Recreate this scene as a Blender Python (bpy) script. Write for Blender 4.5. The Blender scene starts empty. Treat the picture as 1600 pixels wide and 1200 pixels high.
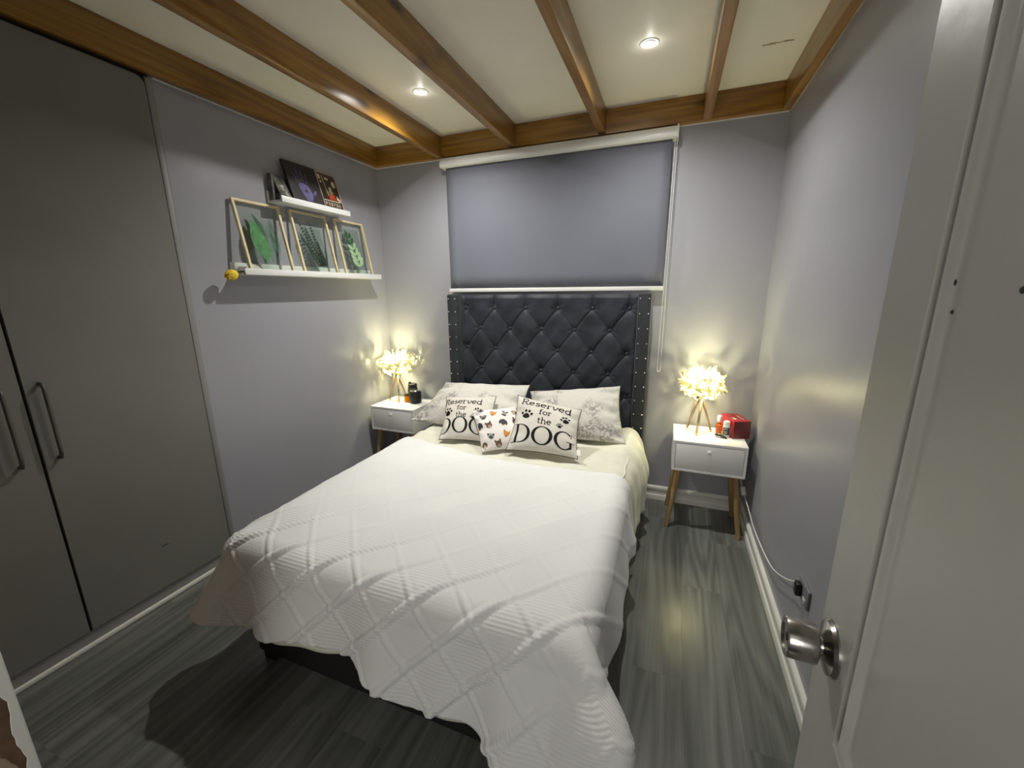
import bpy, bmesh, math, random
import numpy as np
from mathutils import Vector, Matrix

scene = bpy.context.scene
PI = math.pi
random.seed(7)
rng = np.random.default_rng(7)

# ------------------------------------------------------------------ camera
yaw, pitch, roll, fpx = 0.36914, -0.22715, -0.00981, 632.55
cam_pos = Vector((2.26445, -2.90417, 1.5))
fwd = Vector((-math.sin(yaw) * math.cos(pitch), math.cos(yaw) * math.cos(pitch), math.sin(pitch)))
right = Vector((math.cos(yaw), math.sin(yaw), 0))
up = right.cross(fwd)
c_, s_ = math.cos(roll), math.sin(roll)
r2, u2 = c_ * right + s_ * up, -s_ * right + c_ * up
cd = bpy.data.cameras.new('camera')
cd.sensor_width = 36.0
cd.lens = fpx / 1600 * 36
cd.clip_start = 0.02
cam = bpy.data.objects.new('camera', cd)
scene.collection.objects.link(cam)
cam.matrix_world = Matrix(((r2.x, u2.x, -fwd.x, cam_pos.x), (r2.y, u2.y, -fwd.y, cam_pos.y), (r2.z, u2.z, -fwd.z, cam_pos.z), (0, 0, 0, 1)))
scene.camera = cam

# ------------------------------------------------------------------ world, exposure, lights
world = bpy.data.worlds.new('world')
scene.world = world
world.use_nodes = True
world.node_tree.nodes['Background'].inputs[0].default_value = (0.9, 0.92, 1.0, 1)
world.node_tree.nodes['Background'].inputs[1].default_value = 0.10
vs = scene.view_settings
vs.view_transform = 'Standard'
vs.look = 'None'
vs.gamma = 1
vs.exposure = 0.0
vs.use_curve_mapping = False
scene.cycles.use_denoising = True
scene.cycles.max_bounces = 8
scene.cycles.diffuse_bounces = 5
scene.cycles.sample_clamp_indirect = 6.0

CEIL = 2.592
BEAM = 2.453
W = 2.807
YF = -3.10
DOWN_POWER = 105.0
LAMP_POWER = 37.0
FRONT_FILL_POWER = 20.0
DOWNLIGHTS = ((0.867, -0.672), (2.089, -0.672))
DOWN_SHARE = (1.22, 0.86)


def light(name, kind, loc, power, color, size=0.05, rot=(0, 0, 0)):
    l = bpy.data.lights.new(name, kind)
    l.energy = power
    l.color = color
    if kind == 'AREA':
        l.shape = 'DISK'
        l.size = size
    else:
        l.shadow_soft_size = size
    o = bpy.data.objects.new(name, l)
    o.location = loc
    o.rotation_euler = rot
    scene.collection.objects.link(o)
    return o


for k_, (lx, ly) in enumerate(DOWNLIGHTS):
    sp = light('downlight_glow', 'SPOT', (lx, ly, CEIL - 0.008), DOWN_POWER * DOWN_SHARE[k_], (1.0, 0.985, 0.92), 0.022)
    sp.data.spot_size = math.radians(160)
    sp.data.spot_blend = 1.0
    light('downlight_spill', 'POINT', (lx, ly, CEIL - 0.03), 0.15, (1.0, 0.985, 0.92), 0.012)
light('added_front_fill', 'AREA', (2.0, -4.4, 1.75), FRONT_FILL_POWER, (1.0, 0.975, 0.92), 0.8, (math.radians(84), 0, 0))  # invented soft fill behind the camera, added to brighten the foot of the bed

# ------------------------------------------------------------------ materials
MATS = {}


def new_mat(name):
    m = bpy.data.materials.new(name)
    m.use_nodes = True
    nt = m.node_tree
    b = nt.nodes['Principled BSDF']
    MATS[name] = m
    return m, nt, b


def N(nt, t, **kw):
    n = nt.nodes.new(t)
    for k, v in kw.items():
        if k.startswith('i_'):
            key = k[2:]
            key = int(key) if key.isdigit() else key.replace('_', ' ')
            n.inputs[key].default_value = v
        else:
            setattr(n, k, v)
    return n


def ramp(nt, fac, stops):
    r = nt.nodes.new('ShaderNodeValToRGB')
    els = r.color_ramp.elements
    while len(els) < len(stops):
        els.new(0.5)
    for e, (p, c) in zip(els, stops):
        e.position = p
        e.color = (*c, 1) if len(c) == 3 else c
    nt.links.new(fac, r.inputs[0])
    return r.outputs[0]


def mat(name, col, rough=0.5, metal=0.0, spec=0.5, var=0.06, vscale=6.0, bump=0.0, bscale=60.0, sheen=0.0, coat=0.0, bdist=0.002):
    """plain painted / moulded material: slight noise in the colour and a fine relief"""
    m, nt, b = new_mat(name)
    tc = N(nt, 'ShaderNodeTexCoord')
    nz = N(nt, 'ShaderNodeTexNoise', i_Scale=vscale, i_Detail=4.0)
    nt.links.new(tc.outputs['Object'], nz.inputs['Vector'])
    lo = tuple(max(0, c * (1 - var)) for c in col)
    hi = tuple(min(1, c * (1 + var)) for c in col)
    nt.links.new(ramp(nt, nz.outputs[0], [(0.3, lo), (0.7, hi)]), b.inputs['Base Color'])
    b.inputs['Roughness'].default_value = rough
    b.inputs['Metallic'].default_value = metal
    b.inputs['Specular IOR Level'].default_value = spec
    if sheen:
        b.inputs['Sheen Weight'].default_value = sheen
        b.inputs['Sheen Roughness'].default_value = 0.4
    if coat:
        b.inputs['Coat Weight'].default_value = coat
    if bump:
        n2 = N(nt, 'ShaderNodeTexNoise', i_Scale=bscale, i_Detail=3.0)
        nt.links.new(tc.outputs['Object'], n2.inputs['Vector'])
        bp = N(nt, 'ShaderNodeBump', i_Strength=bump, i_Distance=bdist)
        nt.links.new(n2.outputs[0], bp.inputs['Height'])
        nt.links.new(bp.outputs[0], b.inputs['Normal'])
    return m


mat('wall_paint', (0.325, 0.325, 0.362), 0.34, spec=0.5, var=0.03, vscale=1.5, bump=0.25, bscale=14, bdist=0.004)
mat('ceiling_board', (0.80, 0.77, 0.68), 0.45, spec=0.4, var=0.05, vscale=2.0, bump=0.1, bscale=20)
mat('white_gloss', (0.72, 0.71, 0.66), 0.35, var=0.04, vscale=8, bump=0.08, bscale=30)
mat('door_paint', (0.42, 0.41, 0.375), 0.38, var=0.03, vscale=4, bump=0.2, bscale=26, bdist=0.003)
mat('wardrobe_board', (0.20, 0.196, 0.178), 0.55, spec=0.35, var=0.05, vscale=3, bump=0.05, bscale=80)
mat('wardrobe_trim', (0.26, 0.255, 0.25), 0.45, var=0.05)
mat('dark_gap', (0.012, 0.011, 0.010), 0.8)
mat('satin_handle', (0.13, 0.125, 0.115), 0.45, metal=0.6, var=0.05)
mat('stand_white', (0.74, 0.74, 0.73), 0.35, var=0.02, vscale=5)
mat('blind_white', (0.72, 0.72, 0.70), 0.3, var=0.02)
mat('blind_fabric', (0.145, 0.152, 0.190), 0.62, spec=0.45, var=0.04, vscale=2, bump=0.15, bscale=900, bdist=0.0005)
mat('velvet', (0.024, 0.029, 0.038), 0.55, spec=0.3, var=0.45, vscale=7, bump=0.15, bscale=300, sheen=0.25, bdist=0.0006)
mat('velvet_wing', (0.024, 0.026, 0.031), 0.6, spec=0.3, var=0.2, vscale=9, bump=0.15, bscale=300, sheen=0.2, bdist=0.0006)
mat('nail_metal', (0.80, 0.80, 0.78), 0.22, metal=1.0)
mat('bed_black', (0.008, 0.008, 0.008), 0.8)
mat('leg_red', (0.085, 0.018, 0.012), 0.45)
mat('cream_cotton', (0.70, 0.69, 0.58), 0.9, spec=0.2, var=0.04, vscale=12, bump=0.35, bscale=55, sheen=0.1, bdist=0.004)
mat('mattress_ticking', (0.7, 0.7, 0.66), 0.9)
mat('cushion_canvas', (0.62, 0.59, 0.53), 0.9, spec=0.2, var=0.06, vscale=14, bump=0.3, bscale=45, bdist=0.003)
mat('cushion_white', (0.80, 0.76, 0.73), 0.85, spec=0.25, var=0.03, vscale=10, bump=0.25, bscale=40, bdist=0.003)
mat('ink', (0.008, 0.008, 0.008), 0.85, spec=0.2)
mat('piping_dark', (0.03, 0.03, 0.03), 0.8)
mat('dog_fox', (0.58, 0.25, 0.05), 0.85, var=0.2, vscale=90)
mat('dog_brown', (0.13, 0.065, 0.045), 0.85, var=0.4, vscale=90)
mat('dog_grey', (0.33, 0.30, 0.29), 0.85, var=0.3, vscale=120)
mat('dog_slate', (0.05, 0.05, 0.06), 0.85, var=0.3, vscale=120)
mat('dog_tan', (0.55, 0.42, 0.33), 0.85, var=0.2, vscale=120)
mat('feather_core', (0.8, 0.75, 0.6), 0.8)
mat('copper', (0.46, 0.30, 0.18), 0.3, metal=0.7, var=0.05)
mat('gold_tip', (0.85, 0.62, 0.30), 0.2, metal=1.0)
mat('red_card', (0.33, 0.006, 0.016), 0.35, var=0.25, vscale=40, coat=0.3)
mat('maroon_card', (0.10, 0.008, 0.012), 0.35, var=0.35, vscale=30, coat=0.3)
mat('paper_white', (0.80, 0.78, 0.72), 0.7)
mat('plastic_white', (0.82, 0.82, 0.80), 0.35)
mat('plastic_black', (0.010, 0.010, 0.010), 0.35)
mat('black_jar', (0.010, 0.010, 0.011), 0.45, spec=0.4)
mat('label_dark', (0.05, 0.05, 0.05), 0.6)
mat('silver_lid', (0.55, 0.55, 0.54), 0.25, metal=1.0)
mat('cable_white', (0.78, 0.78, 0.76), 0.5)
mat('plate_grey', (0.20, 0.20, 0.215), 0.4)
mat('outlet_grey', (0.55, 0.54, 0.55), 0.4)
mat('frame_pine', (0.66, 0.55, 0.33), 0.5, var=0.12, vscale=18)
mat('canvas_black', (0.012, 0.008, 0.013), 0.6, var=0.4, vscale=9)
mat('paint_faint', (0.068, 0.058, 0.115), 0.7, var=0.4, vscale=60)
mat('paint_purple', (0.10, 0.09, 0.22), 0.7, var=0.3, vscale=50)
mat('tin_dark', (0.035, 0.022, 0.014), 0.35, var=0.7, vscale=25)
mat('tin_cream', (0.62, 0.52, 0.40), 0.4, var=0.2, vscale=60)
mat('tin_red', (0.45, 0.05, 0.025), 0.4, var=0.3, vscale=60)
mat('tin_green', (0.20, 0.25, 0.13), 0.4, var=0.3, vscale=60)
mat('photo_grey', (0.10, 0.095, 0.085), 0.4, var=0.8, vscale=22)
mat('photo_pale', (0.32, 0.30, 0.28), 0.4, var=0.4, vscale=40)
mat('leaf_dark', (0.015, 0.075, 0.025), 0.7, var=0.5, vscale=30)
mat('leaf_mid', (0.05, 0.20, 0.06), 0.7, var=0.4, vscale=30)
mat('leaf_pale', (0.30, 0.44, 0.24), 0.7, var=0.2, vscale=30)
mat('leaf_fir', (0.006, 0.024, 0.010), 0.7, var=0.5, vscale=30)
mat('tulip_yellow', (0.80, 0.56, 0.03), 0.5, var=0.15, vscale=60)
mat('stem_green', (0.03, 0.08, 0.02), 0.6)
mat('chip_brown', (0.13, 0.075, 0.04), 0.8, var=0.35, vscale=25)
mat('chest_beige', (0.30, 0.23, 0.16), 0.6, var=0.15, vscale=6)
mat('scuff', (0.02, 0.018, 0.016), 0.8)
mat('steel', (0.42, 0.40, 0.37), 0.24, metal=1.0, var=0.04)
mat('dark_hole', (0.02, 0.02, 0.02), 0.6)


def wood_mat(name, axis, dark, mid, light_, scale=1.0, rough=0.32, knots=True, coat=0.2, per_object=False, greys=False):
    m, nt, b = new_mat(name)
    tc = N(nt, 'ShaderNodeTexCoord')
    mp = N(nt, 'ShaderNodeMapping')
    sc = [1.0, 1.0, 1.0]
    sc[axis] = 0.10
    mp.inputs['Scale'].default_value = sc
    src = tc.outputs['Object']
    oi = N(nt, 'ShaderNodeObjectInfo')
    mul = N(nt, 'ShaderNodeVectorMath', operation='SCALE')
    mul.inputs[0].default_value = (7.3, 5.1, 9.7)
    nt.links.new(oi.outputs['Random'], mul.inputs['Scale'])
    add = N(nt, 'ShaderNodeVectorMath', operation='ADD')
    nt.links.new(src, add.inputs[0])
    nt.links.new(mul.outputs[0], add.inputs[1])
    nt.links.new(add.outputs[0], mp.inputs['Vector'])
    big = N(nt, 'ShaderNodeTexNoise', i_Scale=4.0 * scale, i_Detail=2.0, i_Roughness=0.5)
    nt.links.new(mp.outputs[0], big.inputs['Vector'])
    # growth rings = contour lines of a stretched noise: gives the arched grain
    mm = N(nt, 'ShaderNodeMath', operation='MULTIPLY')
    mm.inputs[1].default_value = 11.0
    nt.links.new(big.outputs[0], mm.inputs[0])
    fr = N(nt, 'ShaderNodeMath', operation='PINGPONG')
    fr.inputs[1].default_value = 0.5
    nt.links.new(mm.outputs[0], fr.inputs[0])
    mp2 = N(nt, 'ShaderNodeMapping')
    sc2 = [60.0 * scale] * 3
    sc2[axis] = 1.6 * scale
    mp2.inputs['Scale'].default_value = sc2
    nt.links.new(add.outputs[0], mp2.inputs['Vector'])
    fine = N(nt, 'ShaderNodeTexNoise', i_Scale=1.0, i_Detail=4.0, i_Roughness=0.6)
    nt.links.new(mp2.outputs[0], fine.inputs['Vector'])
    a1 = N(nt, 'ShaderNodeMath', operation='MULTIPLY_ADD')
    a1.inputs[1].default_value = 0.62 if greys else 0.5
    nt.links.new(fr.outputs[0], a1.inputs[0])
    f2 = N(nt, 'ShaderNodeMath', operation='MULTIPLY')
    f2.inputs[1].default_value = 0.62 if greys else 0.75
    nt.links.new(fine.outputs[0], f2.inputs[0])
    nt.links.new(f2.outputs[0], a1.inputs[2])
    b2 = N(nt, 'ShaderNodeMath', operation='MULTIPLY_ADD')
    b2.inputs[1].default_value = 0.5
    nt.links.new(big.outputs[0], b2.inputs[0])
    nt.links.new(a1.outputs[0], b2.inputs[2])
    fac = b2.outputs[0]
    if per_object:
        ad = N(nt, 'ShaderNodeMath', operation='MULTIPLY_ADD')
        ad.inputs[1].default_value = 0.12
        nt.links.new(oi.outputs['Random'], ad.inputs[0])
        nt.links.new(fac, ad.inputs[2])
        sb = N(nt, 'ShaderNodeMath', operation='SUBTRACT')
        sb.inputs[1].default_value = 0.06
        nt.links.new(ad.outputs[0], sb.inputs[0])
        fac = sb.outputs[0]
    col = ramp(nt, fac, [(0.45, dark), (0.75, mid), (1.05, light_)])
    if knots:
        mpk = N(nt, 'ShaderNodeMapping')
        sk = [7.0] * 3
        sk[axis] = 2.6
        mpk.inputs['Scale'].default_value = sk
        nt.links.new(add.outputs[0], mpk.inputs['Vector'])
        vo = N(nt, 'ShaderNodeTexVoronoi', i_Scale=1.0, i_Randomness=1.0)
        nt.links.new(mpk.outputs[0], vo.inputs['Vector'])
        kf = ramp(nt, vo.outputs['Distance'], [(0.06, (1, 1, 1)), (0.20, (0, 0, 0))])
        mx = N(nt, 'ShaderNodeMix', data_type='RGBA')
        nt.links.new(kf, mx.inputs[0])
        nt.links.new(col, mx.inputs[6])
        mx.inputs[7].default_value = (*[d * 0.35 for d in dark], 1)
        col = mx.outputs[2]
    nt.links.new(col, b.inputs['Base Color'])
    b.inputs['Roughness'].default_value = rough
    b.inputs['Coat Weight'].default_value = coat
    b.inputs['Coat Roughness'].default_value = 0.25
    bp = N(nt, 'ShaderNodeBump', i_Strength=0.12, i_Distance=0.001)
    nt.links.new(fine.outputs[0], bp.inputs['Height'])
    nt.links.new(bp.outputs[0], b.inputs['Normal'])
    return m


wood_mat('pine_y', 1, (0.13, 0.056, 0.008), (0.255, 0.122, 0.018), (0.35, 0.19, 0.035))
wood_mat('pine_x', 0, (0.13, 0.056, 0.008), (0.255, 0.122, 0.018), (0.35, 0.19, 0.035))
wood_mat('leg_wood', 2, (0.20, 0.115, 0.045), (0.30, 0.19, 0.08), (0.40, 0.27, 0.13), knots=False, coat=0.0, rough=0.5)
wood_mat('laminate', 1, (0.085, 0.088, 0.081), (0.132, 0.136, 0.126), (0.185, 0.189, 0.174), scale=1.0, rough=0.25, knots=False, coat=0.0, per_object=True, greys=True)


def quilt_mat():
    m, nt, b = new_mat('quilt_cotton')
    uv = N(nt, 'ShaderNodeUVMap')
    sp = N(nt, 'ShaderNodeSeparateXYZ')
    nt.links.new(uv.outputs[0], sp.inputs[0])

    def math_(op, a, b_=None, v=None):
        n = N(nt, 'ShaderNodeMath', operation=op)
        nt.links.new(a, n.inputs[0])
        if b_ is not None:
            nt.links.new(b_, n.inputs[1])
        if v is not None:
            n.inputs[1].default_value = v
        return n.outputs[0]
    L = 0.21
    a = math_('FLOOR', math_('DIVIDE', math_('ADD', sp.outputs[0], sp.outputs[1]), v=L))
    c = math_('FLOOR', math_('DIVIDE', math_('SUBTRACT', sp.outputs[0], sp.outputs[1]), v=L))
    par = math_('MODULO', math_('ABSOLUTE', a), v=2.0)
    ribs = math_('SINE', math_('MULTIPLY', sp.outputs[1], v=2 * PI / 0.0125))
    tc = N(nt, 'ShaderNodeTexCoord')
    nz = N(nt, 'ShaderNodeTexNoise', i_Scale=160.0, i_Detail=2.0)
    nt.links.new(uv.outputs[0], nz.inputs['Vector'])
    amp = math_('MULTIPLY_ADD', par, v=0.75)
    amp.node.inputs[2].default_value = 0.08
    h = math_('ADD', math_('MULTIPLY', ribs, amp), math_('MULTIPLY', nz.outputs[0], v=1.6))
    bp = N(nt, 'ShaderNodeBump', i_Strength=0.40, i_Distance=0.0014)
    nt.links.new(h, bp.inputs['Height'])
    nt.links.new(bp.outputs[0], b.inputs['Normal'])
    n2 = N(nt, 'ShaderNodeTexNoise', i_Scale=2.5, i_Detail=3.0)
    nt.links.new(uv.outputs[0], n2.inputs['Vector'])
    nt.links.new(ramp(nt, n2.outputs[0], [(0.3, (0.75, 0.75, 0.74)), (0.7, (0.80, 0.80, 0.79))]), b.inputs['Base Color'])
    b.inputs['Roughness'].default_value = 0.9
    b.inputs['Specular IOR Level'].default_value = 0.15
    b.inputs['Sheen Weight'].default_value = 0.1
    return m


quilt_mat()


def floral_mat():
    m, nt, b = new_mat('floral_case')
    tc = N(nt, 'ShaderNodeTexCoord')
    n1 = N(nt, 'ShaderNodeTexNoise', i_Scale=6.0, i_Detail=1.0)
    n2 = N(nt, 'ShaderNodeTexNoise', i_Scale=38.0, i_Detail=5.0, i_Roughness=0.65, i_Distortion=1.2)
    for n in (n1, n2):
        nt.links.new(tc.outputs['Object'], n.inputs['Vector'])
    reg = ramp(nt, n1.outputs[0], [(0.47, (0, 0, 0)), (0.60, (1, 1, 1))])
    pat = ramp(nt, n2.outputs[0], [(0.46, (0, 0, 0)), (0.54, (1, 1, 1))])
    mu = N(nt, 'ShaderNodeMath', operation='MULTIPLY')
    nt.links.new(reg, mu.inputs[0])
    nt.links.new(pat, mu.inputs[1])
    mx = N(nt, 'ShaderNodeMix', data_type='RGBA')
    nt.links.new(mu.outputs[0], mx.inputs[0])
    mx.inputs[6].default_value = (0.60, 0.58, 0.53, 1)
    mx.inputs[7].default_value = (0.30, 0.275, 0.265, 1)
    nt.links.new(mx.outputs[2], b.inputs['Base Color'])
    b.inputs['Roughness'].default_value = 0.85
    b.inputs['Specular IOR Level'].default_value = 0.2
    n3 = N(nt, 'ShaderNodeTexNoise', i_Scale=30.0, i_Detail=4.0)
    nt.links.new(tc.outputs['Object'], n3.inputs['Vector'])
    bp = N(nt, 'ShaderNodeBump', i_Strength=0.7, i_Distance=0.009)
    nt.links.new(n3.outputs[0], bp.inputs['Height'])
    nt.links.new(bp.outputs[0], b.inputs['Normal'])


floral_mat()


def glass_mat(name, color, alpha_mix, rough=0.02):
    m, nt, b = new_mat(name)
    out = nt.nodes['Material Output']
    tr = N(nt, 'ShaderNodeBsdfTransparent')
    tr.inputs[0].default_value = (*color, 1)
    gl = N(nt, 'ShaderNodeBsdfGlossy', i_Roughness=rough)
    mx = N(nt, 'ShaderNodeMixShader')
    mx.inputs[0].default_value = alpha_mix
    nt.links.new(tr.outputs[0], mx.inputs[1])
    nt.links.new(gl.outputs[0], mx.inputs[2])
    nt.links.new(mx.outputs[0], out.inputs[0])
    nt.nodes.remove(b)


glass_mat('clear_glass', (0.95, 0.975, 0.955), 0.05)
glass_mat('green_tint_glass', (0.80, 0.89, 0.82), 0.03)
glass_mat('amber_glass', (0.80, 0.55, 0.22), 0.1)


def translucent_mat(name, col, rough=0.8, mix=0.6):
    m, nt, b = new_mat(name)
    out = nt.nodes['Material Output']
    d = N(nt, 'ShaderNodeBsdfDiffuse')
    t = N(nt, 'ShaderNodeBsdfTranslucent')
    nz = N(nt, 'ShaderNodeTexNoise', i_Scale=40.0)
    c = ramp(nt, nz.outputs[0], [(0.3, tuple(x * 0.93 for x in col)), (0.7, col)])
    nt.links.new(c, d.inputs[0])
    nt.links.new(c, t.inputs[0])
    mx = N(nt, 'ShaderNodeMixShader')
    mx.inputs[0].default_value = mix
    nt.links.new(d.outputs[0], mx.inputs[1])
    nt.links.new(t.outputs[0], mx.inputs[2])
    nt.links.new(mx.outputs[0], out.inputs[0])
    nt.nodes.remove(b)


translucent_mat('feather', (0.84, 0.81, 0.58), mix=0.68)
translucent_mat('orange_plastic', (0.95, 0.42, 0.02), mix=0.5)


def emit_mat(name, col, strength):
    m, nt, b = new_mat(name)
    b.inputs['Emission Color'].default_value = (*col, 1)
    b.inputs['Emission Strength'].default_value = strength
    b.inputs['Base Color'].default_value = (0.8, 0.8, 0.8, 1)


emit_mat('led_lens', (1.0, 0.97, 0.92), 6.0)
emit_mat('bulb', (1.0, 0.86, 0.5), 4.0)


# ------------------------------------------------------------------ object helpers
def M_(m):
    return MATS[m] if isinstance(m, str) else m


def root_loc(o):
    while o.parent:
        o = o.parent
    return o.location


def set_tags(o, label=None, cat=None, group=None, kind=None):
    if label:
        o['label'] = label
    if cat:
        o['category'] = cat
    if group:
        o['group'] = group
    if kind:
        o['kind'] = kind
    return o


def thing(name, label, cat, loc=(0, 0, 0), group=None, kind=None):
    o = bpy.data.objects.new(name, None)
    o.empty_display_size = 0.05
    o.location = loc
    scene.collection.objects.link(o)
    return set_tags(o, label, cat, group, kind)


def obj(name, verts, faces, m, parent=None, smooth=False, local=False, uvs=None, mats=None, midx=None):
    """one mesh object; vertices are in world space unless local"""
    v = np.array(verts, dtype=float).reshape(-1, 3)
    org = np.zeros(3)
    if not local:
        if parent is not None:
            org = np.array(root_loc(parent))
        else:
            org = np.array([(v[:, 0].min() + v[:, 0].max()) / 2, (v[:, 1].min() + v[:, 1].max()) / 2, v[:, 2].min()])
        v = v - org
    me = bpy.data.meshes.new(name)
    me.from_pydata(v.tolist(), [], [tuple(int(i) for i in f) for f in faces])
    if mats:
        for mm in mats:
            me.materials.append(M_(mm))
        for p, i in zip(me.polygons, midx):
            p.material_index = i
    else:
        me.materials.append(M_(m))
    if smooth:
        for p in me.polygons:
            p.use_smooth = True
    if uvs is not None:
        uvl = me.uv_layers.new(name='UVMap')
        li = np.zeros(len(me.loops), dtype=int)
        me.loops.foreach_get('vertex_index', li)
        uvl.data.foreach_set('uv', np.array(uvs, dtype=float)[li].ravel())
    me.update()
    o = bpy.data.objects.new(name, me)
    scene.collection.objects.link(o)
    if parent is not None:
        o.parent = parent
    elif not local:
        o.location = org
    return o


class MB:
    def __init__(s):
        s.v, s.f = [], []

    def add(s, vs_, fs):
        n = len(s.v)
        s.v += [tuple(x) for x in vs_]
        s.f += [tuple(i + n for i in f) for f in fs]
        return s

    def box(s, x0, x1, y0, y1, z0, z1, bevel=0.0):
        bm = bmesh.new()
        bmesh.ops.create_cube(bm, size=1)
        for v in bm.verts:
            v.co = Vector(((x0 + x1) / 2 + v.co.x * (x1 - x0), (y0 + y1) / 2 + v.co.y * (y1 - y0), (z0 + z1) / 2 + v.co.z * (z1 - z0)))
        if bevel:
            bmesh.ops.bevel(bm, geom=bm.edges[:], offset=bevel, segments=2, affect='EDGES', profile=0.5)
        bm.verts.index_update()
        s.add([v.co[:] for v in bm.verts], [[v.index for v in f.verts] for f in bm.faces])
        bm.free()
        return s

    def tube(s, pts, r, n=10, cap=True):
        """round bar through points; r a number or one per point"""
        pts = [Vector(p) for p in pts]
        rs = r if hasattr(r, '__len__') else [r] * len(pts)
        base = len(s.v)
        t0 = (pts[1] - pts[0]).normalized()
        a = Vector((0, 0, 1)) if abs(t0.z) < 0.9 else Vector((1, 0, 0))
        u = t0.cross(a).normalized()
        for i, p in enumerate(pts):
            t = (pts[min(i + 1, len(pts) - 1)] - pts[max(i - 1, 0)]).normalized()
            u = (u - t * u.dot(t)).normalized()
            w = t.cross(u)
            for k in range(n):
                an = 2 * PI * k / n
                s.v.append(tuple(p + (u * math.cos(an) + w * math.sin(an)) * rs[i]))
        for i in range(len(pts) - 1):
            for k in range(n):
                k2 = (k + 1) % n
                s.f.append((base + i * n + k, base + i * n + k2, base + (i + 1) * n + k2, base + (i + 1) * n + k))
        if cap:
            s.f.append(tuple(base + k for k in range(n))[::-1])
            e = base + (len(pts) - 1) * n
            s.f.append(tuple(e + k for k in range(n)))
        return s

    def lathe(s, prof, c=(0, 0, 0), n=24, axis='z', R=None):
        """prof: list of (radius, height)"""
        base = len(s.v)
        for r, h in prof:
            for k in range(n):
                an = 2 * PI * k / n
                p = Vector((r * math.cos(an), r * math.sin(an), h))
                if R is not None:
                    p = R @ p
                s.v.append(tuple(p + Vector(c)))
        for i in range(len(prof) - 1):
            for k in range(n):
                k2 = (k + 1) % n
                s.f.append((base + i * n + k, base + i * n + k2, base + (i + 1) * n + k2, base + (i + 1) * n + k))
        s.f.append(tuple(base + k for k in range(n))[::-1])
        e = base + (len(prof) - 1) * n
        s.f.append(tuple(e + k for k in range(n)))
        return s

    def build(s, name, m, parent=None, smooth=False, **k):
        return obj(name, s.v, s.f, m, parent, smooth, **k)


def auto_smooth(o, angle=35):
    for p in o.data.polygons:
        p.use_smooth = True
    bm = bmesh.new()
    bm.from_mesh(o.data)
    lim = math.radians(angle)
    for e in bm.edges:
        if len(e.link_faces) == 2 and e.calc_face_angle(0) > lim:
            e.smooth = False
    bm.to_mesh(o.data)
    bm.free()
    return o


def dup_part(src, parent, loc=None, name=None):
    c = src.copy()
    scene.collection.objects.link(c)
    c.parent = parent
    if loc is not None:
        c.location = loc
    return c


def struct(o, label=None):
    o['kind'] = 'structure'
    if label:
        o['label'] = label
    return o


# ------------------------------------------------------------------ room shell
T = 0.1
struct(MB().box(-T, 0, -1.546, T, -0.05, CEIL + 0.1).build('wall_left', 'wall_paint'), 'pale lavender grey wall behind the picture ledges')
struct(MB().box(0, W, 0, T, -0.05, CEIL + 0.1).build('wall_back', 'wall_paint'), 'pale lavender grey wall behind the headboard')
struct(MB().box(W, W + T, -3.6, T, -0.05, CEIL + 0.1).build('wall_right', 'wall_paint'), 'lavender grey wall right of the bed with a power point')
wf = MB()
wf.box(0, 1.26, YF - T, YF, -0.05, CEIL + 0.1)
wf.box(2.49, W, YF - T, YF, -0.05, CEIL + 0.1)
wf.box(1.26, 2.49, YF - T, YF, 2.08, CEIL + 0.1)
struct(wf.build('wall_front', 'wall_paint'), 'wall with the doorway')
ceil = struct(MB().box(-T, W + T, -4.6, T, CEIL, CEIL + 0.1).build('ceiling', 'ceiling_board'), 'cream ceiling boards between varnished pine beams')
# beams: parts of the ceiling
for nm, bx in (('wall_plate', (0, 0.045, YF, 0)), ('wall_plate', (W - 0.045, W, YF, 0))):
    auto_smooth(MB().box(bx[0], bx[1], bx[2], bx[3], BEAM, CEIL, 0.003).build(nm, 'pine_y', ceil))
auto_smooth(MB().box(0.045, W - 0.045, -0.045, 0, BEAM, CEIL, 0.003).build('wall_plate', 'pine_x', ceil))
for bx in (0.575, 1.155, 1.760, 2.362):
    o = auto_smooth(MB().box(-0.0235, 0.0235, YF - 0.0, -0.045, BEAM, CEIL, 0.003).build('beam', 'pine_y', None))
    o.parent = ceil
    o.location = Vector((bx + 0.0235, (YF - 0.045) / 2, BEAM)) - ceil.location
# filler bead along the plates
struct(MB().box(0, 0.004, -1.53, 0, BEAM - 0.005, BEAM, 0).build('trim_1', 'white_gloss'))
struct(MB().box(W - 0.008, W, YF, 0, BEAM - 0.006, BEAM, 0).build('trim_2', 'chest_beige'))
struct(MB().box(0.004, W - 0.008, -0.005, 0, BEAM - 0.005, BEAM, 0).build('trim_3', 'white_gloss'))

# floor with planks
fl = struct(MB().box(-T, W + T, -4.6, T, -0.06, -0.008).build('floor', 'dark_gap'), 'grey wood-grain laminate floor')
pw, x, k = 0.1905, -0.06, 0
while x < W:
    y = 0.02 - random.Random(k * 31 + 5).uniform(0.0, 1.15)
    y0s = [0.02]
    while y > -3.5:
        y0s.append(y)
        y -= 1.21
    y0s.append(-3.6)
    for a, b_ in zip(y0s[:-1], y0s[1:]):
        xa, xb = max(x, 0.0), min(x + pw, W)
        if a - b_ > 0.03 and xb - xa > 0.02:
            o = MB().box(-(xb - xa) / 2 + 0.0003, (xb - xa) / 2 - 0.0003, -(a - b_) / 2 + 0.0001, (a - b_) / 2 - 0.0001, -0.008, 0.0).build('plank', 'laminate', None, local=True)
            o.parent = fl
            o.location = Vector(((xa + xb) / 2, (a + b_) / 2, 0)) - fl.location
    x += pw
    k += 1


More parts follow.
